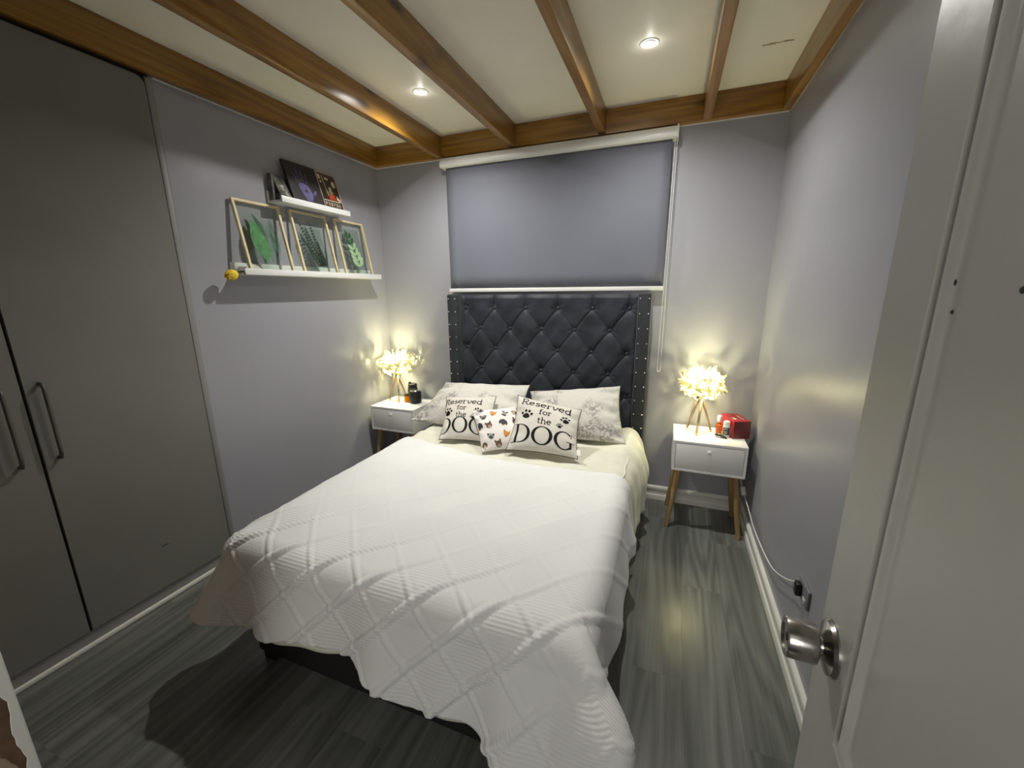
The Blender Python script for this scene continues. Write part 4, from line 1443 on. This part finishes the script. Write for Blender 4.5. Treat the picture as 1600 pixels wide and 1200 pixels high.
fk = thing('flask', 'black flask with spout and carry loop behind the candle jar', 'flask', (*kc2, ZT))
auto_smooth(MB().lathe([(0.036, 0.0), (0.040, 0.004), (0.041, 0.100), (0.036, 0.112), (0.034, 0.116)], (*kc2, ZT), 28).build('body', 'black_jar', fk))
auto_smooth(MB().lathe([(0.037, 0.115), (0.038, 0.136), (0.034, 0.141), (0.001, 0.142)], (*kc2, ZT), 28).build('lid', 'plastic_black', fk))
auto_smooth(MB().lathe([(0.012, 0.138), (0.012, 0.152), (0.010, 0.156), (0.001, 0.157)], (kc2[0] - 0.018, kc2[1] - 0.012, ZT), 16).build('spout', 'plastic_black', fk))

# ------------------------------------------------------------------ lamp cord with switch, and power point
co = thing('lamp_cord', 'white lamp cord with inline switch running to the power point', 'cord', (2.76, -0.30, 0.25))
cpts = [(2.748, -0.020, 0.560), (2.755, -0.022, 0.42), (2.760, -0.12, 0.335), (2.766, -0.20, 0.290), (2.771, -0.30, 0.262), (2.775, -0.40, 0.245), (2.778, -0.52, 0.222), (2.780, -0.62, 0.216), (2.781, -0.74, 0.222), (2.782, -0.86, 0.234), (2.782, -0.98, 0.258), (2.782, -1.08, 0.297), (2.782, -1.16, 0.338), (2.782, -1.22, 0.372), (2.778, -1.262, 0.398), (2.776, -1.290, 0.418)]
cv = []
for i in range(len(cpts) - 1):   # Catmull-Rom
    p0, p1, p2, p3 = [Vector(cpts[max(0, min(len(cpts) - 1, i + k))]) for k in (-1, 0, 1, 2)]
    for q in range(5):
        t_ = q / 5
        cv.append(0.5 * ((2 * p1) + (p2 - p0) * t_ + (2 * p0 - 5 * p1 + 4 * p2 - p3) * t_ ** 2 + (3 * p1 - p0 - 3 * p2 + p3) * t_ ** 3))
cv.append(Vector(cpts[-1]))
MB().tube(cv, 0.0028, 7).build('cable', 'cable_white', co, smooth=True)
swc = Vector((2.7685, -0.25, 0.274))
sw = MB().box(-0.013, 0.013, -0.032, 0.032, -0.010, 0.010, 0.004)
Rs = Vector((0.0, 0.93, 0.27)).to_track_quat('Y', 'Z').to_matrix()
sw.v = [tuple(Rs @ Vector(v) + swc) for v in sw.v]
auto_smooth(sw.build('inline_switch', 'plastic_white', co))
pl = thing('power_point', 'small grey wall socket with black adaptor low on the right wall', 'power socket', (W, -1.32, 0.36))
auto_smooth(MB().box(W - 0.010, W, -1.375, -1.270, 0.365, 0.440, 0.003).build('face_plate', 'plate_grey', pl))
auto_smooth(MB().box(W - 0.030, W - 0.010, -1.315, -1.285, 0.375, 0.425, 0.004).build('plug', 'plastic_black', pl))
auto_smooth(MB().box(W - 0.013, W - 0.009, -1.360, -1.335, 0.375, 0.395, 0.001).build('rocker', 'outlet_grey', pl))


# ------------------------------------------------------------------ picture ledges
def ledge(y0, y1, z, label):
    """underside at z"""
    t = thing('picture_ledge', label, 'shelf', (0.06, (y0 + y1) / 2, z), 'white picture ledges')
    auto_smooth(MB().box(0.0, 0.118, y0, y1, z, z + 0.012, 0.001).build('base_board', 'stand_white', t))
    auto_smooth(MB().box(0.0, 0.011, y0, y1, z + 0.012, z + 0.068, 0.001).build('back_board', 'stand_white', t))
    auto_smooth(MB().box(0.108, 0.120, y0, y1, z + 0.0, z + 0.034, 0.001).build('front_lip', 'stand_white', t))
    return t


LZ, UZ = 1.597, 2.016
ledge(-1.312, -0.190, LZ, 'long white picture ledge, the lower of the two')
ledge(-1.022, -0.473, UZ, 'short white picture ledge, the upper of the two')


def lean(y0, z0, wd, ht, xb, xt):
    """returns function (a across, b up, d out) for a panel leaning on the wall"""
    th = math.atan2(xb - xt, ht)
    upv = Vector((-math.sin(th), 0, math.cos(th)))
    out = Vector((math.cos(th), 0, math.sin(th)))
    o = Vector((xb, y0, z0))
    return lambda a, b, d: tuple(o + Vector((0, a, 0)) + upv * b + out * d)


def leaf_poly(f, c, ang, ln, wd, d, mb, n=8, bend=0.0):
    """flat pressed leaf: spindle shape"""
    ca, sa = math.cos(ang), math.sin(ang)
    A, B = [], []
    for k in range(n + 1):
        u = k / n
        w = wd * math.sin(PI * u) ** 0.8 / 2
        bx = bend * math.sin(PI * u)
        for s_, lst in ((1, A), (-1, B)):
            x, y = u * ln, s_ * w + bx
            lst.append(f(c[0] + x * ca - y * sa, c[1] + x * sa + y * ca, d))
    m = len(A)
    mb.add(A + B, [(i, i + 1, m + i + 1, m + i) for i in range(m - 1)])


def floating_frame(y0, kind, label):
    wd, ht, fw = 0.290, 0.398, 0.014
    z0 = LZ + 0.0125
    t = thing('floating_frame', label, 'picture frame', (0.09, y0 + wd / 2, z0), 'floating leaf frames')
    f = lean(y0, z0, wd, ht, 0.085, 0.008)

    def bar(a0, a1, b0, b1, d0, d1):
        m = MB().box(a0, a1, b0, b1, d0, d1, 0.001)
        m.v = [f(*v) for v in m.v]
        return m
    for (a0, a1, b0, b1) in ((0, fw, 0, ht), (wd - fw, wd, 0, ht), (fw, wd - fw, ht - fw, ht), (fw, wd - fw, 0, fw)):
        bar(a0, a1, b0, b1, 0, 0.016).build('frame_bar', 'frame_pine', t)
    g = [bar(fw, wd - fw, fw, ht - fw, 0.0075, 0.009).build('glass_pane', 'clear_glass', t)]
    if kind == 'feather_fern':
        m1, m2, m3 = MB(), MB(), MB()
        leaf_poly(f, (0.135, 0.06), 1.75, 0.24, 0.085, 0.0095, m2, bend=0.012)
        leaf_poly(f, (0.15, 0.20), 1.95, 0.14, 0.030, 0.0100, m1, bend=-0.008)
        leaf_poly(f, (0.16, 0.05), 1.40, 0.27, 0.090, 0.0092, m3, bend=-0.008)
        leaf_poly(f, (0.20, 0.06), 1.55, 0.24, 0.060, 0.0094, m3, bend=-0.004)
        for q in range(16):
            u = q / 15
            leaf_poly(f, (0.125 - 0.03 * u, 0.09 + 0.17 * u), 2.6, 0.05 * (1 - 0.3 * u), 0.010, 0.0098, m2, 4)
            leaf_poly(f, (0.135 - 0.03 * u, 0.09 + 0.17 * u), 0.7, 0.05 * (1 - 0.3 * u), 0.010, 0.0098, m2, 4)
        leaf_poly(f, (0.21, 0.12), 1.75, 0.12, 0.022, 0.0099, m1)
        m3.build('pale_leaf', 'green_tint_glass', t)
        m2.build('green_leaf', 'leaf_mid', t)
        m1.build('dark_leaf', 'leaf_dark', t)
    elif kind == 'fir':
        m1, m3 = MB(), MB()
        m3.add([f(0.06, 0.03, 0.0091), f(0.215, 0.03, 0.0091), f(0.215, 0.30, 0.0091), f(0.06, 0.30, 0.0091)], [(0, 1, 2, 3)])
        for (bx, tx, tz) in ((0.165, 0.045, 0.345), (0.172, 0.095, 0.300), (0.18, 0.135, 0.335), (0.19, 0.165, 0.22), (0.15, 0.05, 0.24)):
            n_ = 15
            for q in range(n_):
                u = q / n_
                c = (bx + (tx - bx) * u, 0.055 + (tz - 0.055) * u)
                a0 = math.atan2(tz - 0.055, tx - bx)
                l_ = 0.036 * (1 - 0.75 * u)
                leaf_poly(f, c, a0 + 0.75, l_, 0.0105, 0.0096, m1, 3)
                leaf_poly(f, c, a0 - 0.75, l_, 0.0105, 0.0096, m1, 3)
                leaf_poly(f, c, a0, 0.03, 0.0035, 0.0096, m1, 2)
        m3.build('backing_tint', 'green_tint_glass', t)
        m1.build('fir_sprig', 'leaf_fir', t)
    else:
        m1, m2, m3 = MB(), MB(), MB()
        m3.add([f(0.07, 0.03, 0.0091), f(0.22, 0.03, 0.0091), f(0.22, 0.34, 0.0091), f(0.07, 0.34, 0.0091)], [(0, 1, 2, 3)])
        n_ = 6
        for q in range(n_):
            u = q / (n_ - 1)
            c = (0.170 - 0.055 * u, 0.075 + 0.20 * u)
            a0 = 1.83
            l_ = 0.085 * (1 - 0.45 * u)
            leaf_poly(f, c, a0 + 0.72, l_, 0.034 * (1 - .3 * u), 0.0096, m2 if q < 4 else m1, 6, 0.003)
            leaf_poly(f, c, a0 - 0.72, l_, 0.034 * (1 - .3 * u), 0.0098, m2 if q < 4 else m1, 6, -0.003)
        leaf_poly(f, (0.185, 0.04), 1.83, 0.27, 0.006, 0.0095, m1)
        leaf_poly(f, (0.105, 0.28), 1.83, 0.055, 0.028, 0.0099, m1)
        m3.build('backing_tint', 'green_tint_glass', t)
        m2.build('pale_leaf', 'leaf_pale', t)
        m1.build('dark_leaf', 'leaf_dark', t)
    return t


floating_frame(-1.262, 'feather_fern', 'pine floating frame holding a broad green feathery leaf, leftmost on the ledge')
floating_frame(-0.900, 'fir', 'pine floating frame holding dark fir-like sprigs, middle of the ledge')
floating_frame(-0.540, 'leaf', 'pine floating frame holding a pale paired-leaf stem, rightmost on the ledge')

# folded white card inside the first frame's foot, behind it
cdv = [(0.030, -1.19, LZ + 0.013), (0.055, -1.02, LZ + 0.013), (0.030, -1.02, LZ + 0.013), (0.020, -1.20, LZ + 0.058)]
kd = MB().add([(0.040, -1.215, LZ + 0.0125), (0.062, -1.03, LZ + 0.0125), (0.060, -1.03, LZ + 0.016), (0.036, -1.215, LZ + 0.066),
               (0.024, -1.215, LZ + 0.0125), (0.056, -1.03, LZ + 0.0125), (0.058, -1.03, LZ + 0.0155), (0.034, -1.215, LZ + 0.065)],
              [(0, 1, 2, 3), (7, 6, 5, 4), (0, 3, 7, 4), (1, 5, 6, 2), (3, 2, 6, 7), (0, 4, 5, 1)]).build('folded_card', 'paper_white')
set_tags(kd, 'folded white card lying behind the leftmost floating frame', 'card')

# yellow tulip drooping off the left end
tu = thing('artificial_tulip', 'yellow artificial tulip drooping off the left end of the lower ledge', 'flower', (0.08, -1.30, LZ))
tb = Vector((0.080, -1.362, LZ - 0.002))
MB().tube([(0.10, -1.18, LZ + 0.016), (0.098, -1.27, LZ + 0.017), (0.094, -1.312, LZ + 0.017), (0.088, -1.335, LZ + 0.010)], 0.0045, 8).build('stem', 'stem_green', tu, smooth=True)
Rt = Vector((-0.1, -0.93, -0.35)).normalized().to_track_quat('Z', 'Y').to_matrix()
for q in range(6):
    a = q * PI / 3
    pm = MB()
    rows_ = []
    for k in range(7):
        u = k / 6
        rad = 0.026 * math.sin(PI * (0.10 + 0.72 * u)) ** 0.75 + (0.002 if q % 2 else 0)
        w_ = 0.75 * math.sin(PI * (0.12 + 0.80 * u))
        for s_ in (-1, -0.5, 0, 0.5, 1):
            p = Rt @ Vector((rad * math.cos(a + s_ * w_), rad * math.sin(a + s_ * w_), (u - 0.5) * 0.062))
            rows_.append(tb + p)
    fs = [(k * 5 + j, k * 5 + j + 1, k * 5 + j + 6, k * 5 + j + 5) for k in range(6) for j in range(4)]
    pm.add(rows_, fs).build('petal', 'tulip_yellow', tu, smooth=True)
vsn = thing('trinket_dish', 'tiny white two-handled dish at the left end of the lower ledge', 'dish', (0.045, -1.255, LZ + 0.0125))
auto_smooth(MB().lathe([(0.012, 0.0), (0.016, 0.002), (0.021, 0.018), (0.024, 0.032), (0.022, 0.032), (0.019, 0.019), (0.014, 0.005)], (0.040, -1.262, LZ + 0.0125), 20).build('bowl', 'plastic_white', vsn))
for s_ in (-1, 1):
    MB().tube([(0.040, -1.262 + s_ * 0.020, LZ + 0.024), (0.040, -1.262 + s_ * 0.034, LZ + 0.026), (0.040, -1.262 + s_ * 0.036, LZ + 0.038), (0.040, -1.262 + s_ * 0.023, LZ + 0.042)], 0.0022, 6).build('handle', 'plastic_white', vsn, smooth=True)


# things on the upper ledge
def slab(f, pts, d0, d1):
    n_ = len(pts)
    vs_ = [f(a, b, d0) for a, b in pts] + [f(a, b, d1) for a, b in pts]
    return vs_, [tuple(range(n_))[::-1], tuple(range(n_, 2 * n_))] + [(k, (k + 1) % n_, n_ + (k + 1) % n_, n_ + k) for k in range(n_)]


zu = UZ + 0.0125
cvs = thing('canvas', 'square black canvas with a purple hand print on the upper ledge', 'painting', (0.09, -0.79, zu))
f = lean(-0.912, zu, 0.245, 0.258, 0.085, 0.008)
m = MB().box(0, 0.245, 0, 0.262, 0, 0.016, 0.0015)
m.v = [f(*v) for v in m.v]
m.build('stretched_canvas', 'canvas_black', cvs)
hp = MB()


def blob(c, rx, ry, a=0.0, n_=18, d=0.0165):
    ca, sa = math.cos(a), math.sin(a)
    pts = [(c[0] + rx * math.cos(2 * PI * k / n_) * ca - ry * math.sin(2 * PI * k / n_) * sa, c[1] + rx * math.cos(2 * PI * k / n_) * sa + ry * math.sin(2 * PI * k / n_) * ca) for k in range(n_)]
    hp.add([f(*p, d) for p in pts], [tuple(range(n_))])


# palm as an outline with a bare hollow in the middle
outer = [(0.105, 0.030), (0.135, 0.026), (0.155, 0.045), (0.165, 0.075), (0.150, 0.125), (0.120, 0.140), (0.085, 0.138), (0.070, 0.120), (0.078, 0.085), (0.092, 0.055)]
inner = [(0.112, 0.082), (0.120, 0.080), (0.126, 0.084), (0.130, 0.090), (0.126, 0.098), (0.118, 0.100), (0.112, 0.100), (0.107, 0.097), (0.107, 0.092), (0.109, 0.086)]
hp.add([f(*p, 0.0165) for p in outer] + [f(*p, 0.0165) for p in inner], [(k, (k + 1) % 10, 10 + (k + 1) % 10, 10 + k) for k in range(10)])
fp = []
for (p0, p1, w_) in (((0.076, 0.132), (0.050, 0.190), 0.008), ((0.094, 0.142), (0.080, 0.222), 0.009), ((0.116, 0.143), (0.116, 0.228), 0.009), ((0.140, 0.135), (0.150, 0.205), 0.008), ((0.168, 0.072), (0.200, 0.105), 0.011)):
    dx, dy = p1[0] - p0[0], p1[1] - p0[1]
    L_ = math.hypot(dx, dy)
    a = math.atan2(dy, dx)
    fp.append(((p0[0] + dx * 0.5, p0[1] + dy * 0.5), L_ * 0.52, w_ * 0.95, a))
blob(*fp[4])
hp.build('hand_print', 'paint_purple', cvs)['label'] = 'purple painted palm print'
hp = MB()
for q in fp[:4]:
    blob(*q)
hp.build('finger_prints', 'paint_faint', cvs)['label'] = 'faint purple finger prints'

tin = thing('tin_sign', 'dark rounded metal sign with a red figure and white lettering on the upper ledge', 'sign', (0.09, -0.57, zu))
f = lean(-0.655, zu, 0.172, 0.265, 0.085, 0.008)


def rrect(a0, a1, b0, b1, r, n_=5):
    pts = []
    for (ca_, cb, s0) in ((a1 - r, b0 + r, -90), (a1 - r, b1 - r, 0), (a0 + r, b1 - r, 90), (a0 + r, b0 + r, 180)):
        for k in range(n_ + 1):
            an = math.radians(s0 + 90 * k / n_)
            pts.append((ca_ + r * math.cos(an), cb + r * math.sin(an)))
    return pts


v_, f_ = slab(f, rrect(0, 0.172, 0, 0.265, 0.024), 0, 0.003)
obj('plate', v_, f_, 'tin_dark', tin)
o_, i_ = rrect(0.001, 0.171, 0.001, 0.264, 0.023), rrect(0.006, 0.166, 0.006, 0.259, 0.019)
nn_ = len(o_)
obj('border', [f(a, b, 0.0038) for a, b in o_] + [f(a, b, 0.0038) for a, b in i_], [(k, (k + 1) % nn_, nn_ + (k + 1) % nn_, nn_ + k) for k in range(nn_)], 'tin_cream', tin)


def flat(name, polys, m, d=0.0036):
    mb = MB()
    for p in polys:
        mb.add([f(a, b, d) for a, b in p], [tuple(range(len(p)))])
    return mb.build(name, m, tin)


rect = lambda a0, a1, b0, b1: [(a0, b0), (a1, b0), (a1, b1), (a0, b1)]
ell = lambda a, b, ra, rb, n_=14: [(a + ra * math.cos(2 * PI * k / n_), b + rb * math.sin(2 * PI * k / n_)) for k in range(n_)]
flat('cream_band', [rect(0.012, 0.150, 0.073, 0.080), [(0.128, 0.092), (0.160, 0.075), (0.162, 0.095), (0.135, 0.120)]], 'tin_cream')
flat('red_figure', [[(0.062, 0.085), (0.122, 0.085), (0.118, 0.120), (0.100, 0.128), (0.075, 0.122)]], 'tin_red')
flat('figure_body', [ell(0.092, 0.137, 0.020, 0.016)], 'tin_green')
flat('figure_head', [ell(0.093, 0.162, 0.011, 0.012)], 'tin_cream', 0.0038)
flat('pole', [[(0.060, 0.110), (0.066, 0.110), (0.050, 0.240), (0.044, 0.240)], ell(0.084, 0.226, 0.018, 0.009), ell(0.135, 0.196, 0.017, 0.022), rect(0.012, 0.032, 0.215, 0.245), rect(0.020, 0.034, 0.190, 0.205)], 'tin_cream')
# two rows of block capitals, too small in the photo to read: plain letter strokes
lt = []
for q in range(6):
    a = 0.016 + q * 0.023
    lt += [rect(a, a + 0.004, 0.040, 0.064), rect(a, a + 0.014, 0.060, 0.064), rect(a + (0.010 if q % 2 else 0.004), a + (0.014 if q % 2 else 0.012), 0.040 if q % 3 else 0.050, 0.060), rect(a, a + 0.013, 0.050, 0.053)]
for q in range(4):
    a = 0.050 + q * 0.024
    lt += [rect(a, a + 0.004, 0.014, 0.032), rect(a, a + 0.014, 0.014, 0.018), rect(a + 0.010, a + 0.014, 0.018, 0.032)]
flat('lettering', lt, 'tin_cream')

bw = thing('photo_print', 'small dark grey photograph print at the left end of the upper ledge', 'photo', (0.09, -0.95, zu))
f = lean(-0.992, zu, 0.078, 0.155, 0.088, 0.012)
m = MB().box(0, 0.078, 0, 0.155, 0, 0.008, 0.0008)
m.v = [f(*v) for v in m.v]
m.build('print_block', 'photo_grey', bw)
hp = MB()
for c, rx, ry, a in (((0.040, 0.095), 0.016, 0.010, 0.3), ((0.046, 0.072), 0.020, 0.008, -0.4), ((0.052, 0.048), 0.010, 0.014, 0.2), ((0.060, 0.030), 0.008, 0.008, 0)):
    blob(c, rx, ry, a, 12, 0.0084)
hp.build('pale_figures', 'photo_pale', bw)
blk2 = thing('framed_photo', 'narrow dark frame standing edge-on at the left end of the upper ledge', 'picture frame', (0.03, -1.0, zu))
m = MB().box(0.012, 0.045, -1.014, -1.000, zu, zu + 0.150, 0.001)
m.build('frame_edge', 'photo_grey', blk2)

# ceiling stain (a repaired crack)
sv = MB()
for q in range(7):
    sv.add([(2.575 + q * 0.018, -0.46 + 0.004 * math.sin(q * 2.1), CEIL - 0.0006), (2.593 + q * 0.018, -0.46 + 0.004 * math.sin(q * 2.1 + 2), CEIL - 0.0006), (2.593 + q * 0.018, -0.448 + 0.003 * math.sin(q), CEIL - 0.0006), (2.575 + q * 0.018, -0.449 + 0.003 * math.cos(q), CEIL - 0.0006)], [(0, 1, 2, 3)])
sv.build('hairline_crack', 'chest_beige', ceil)
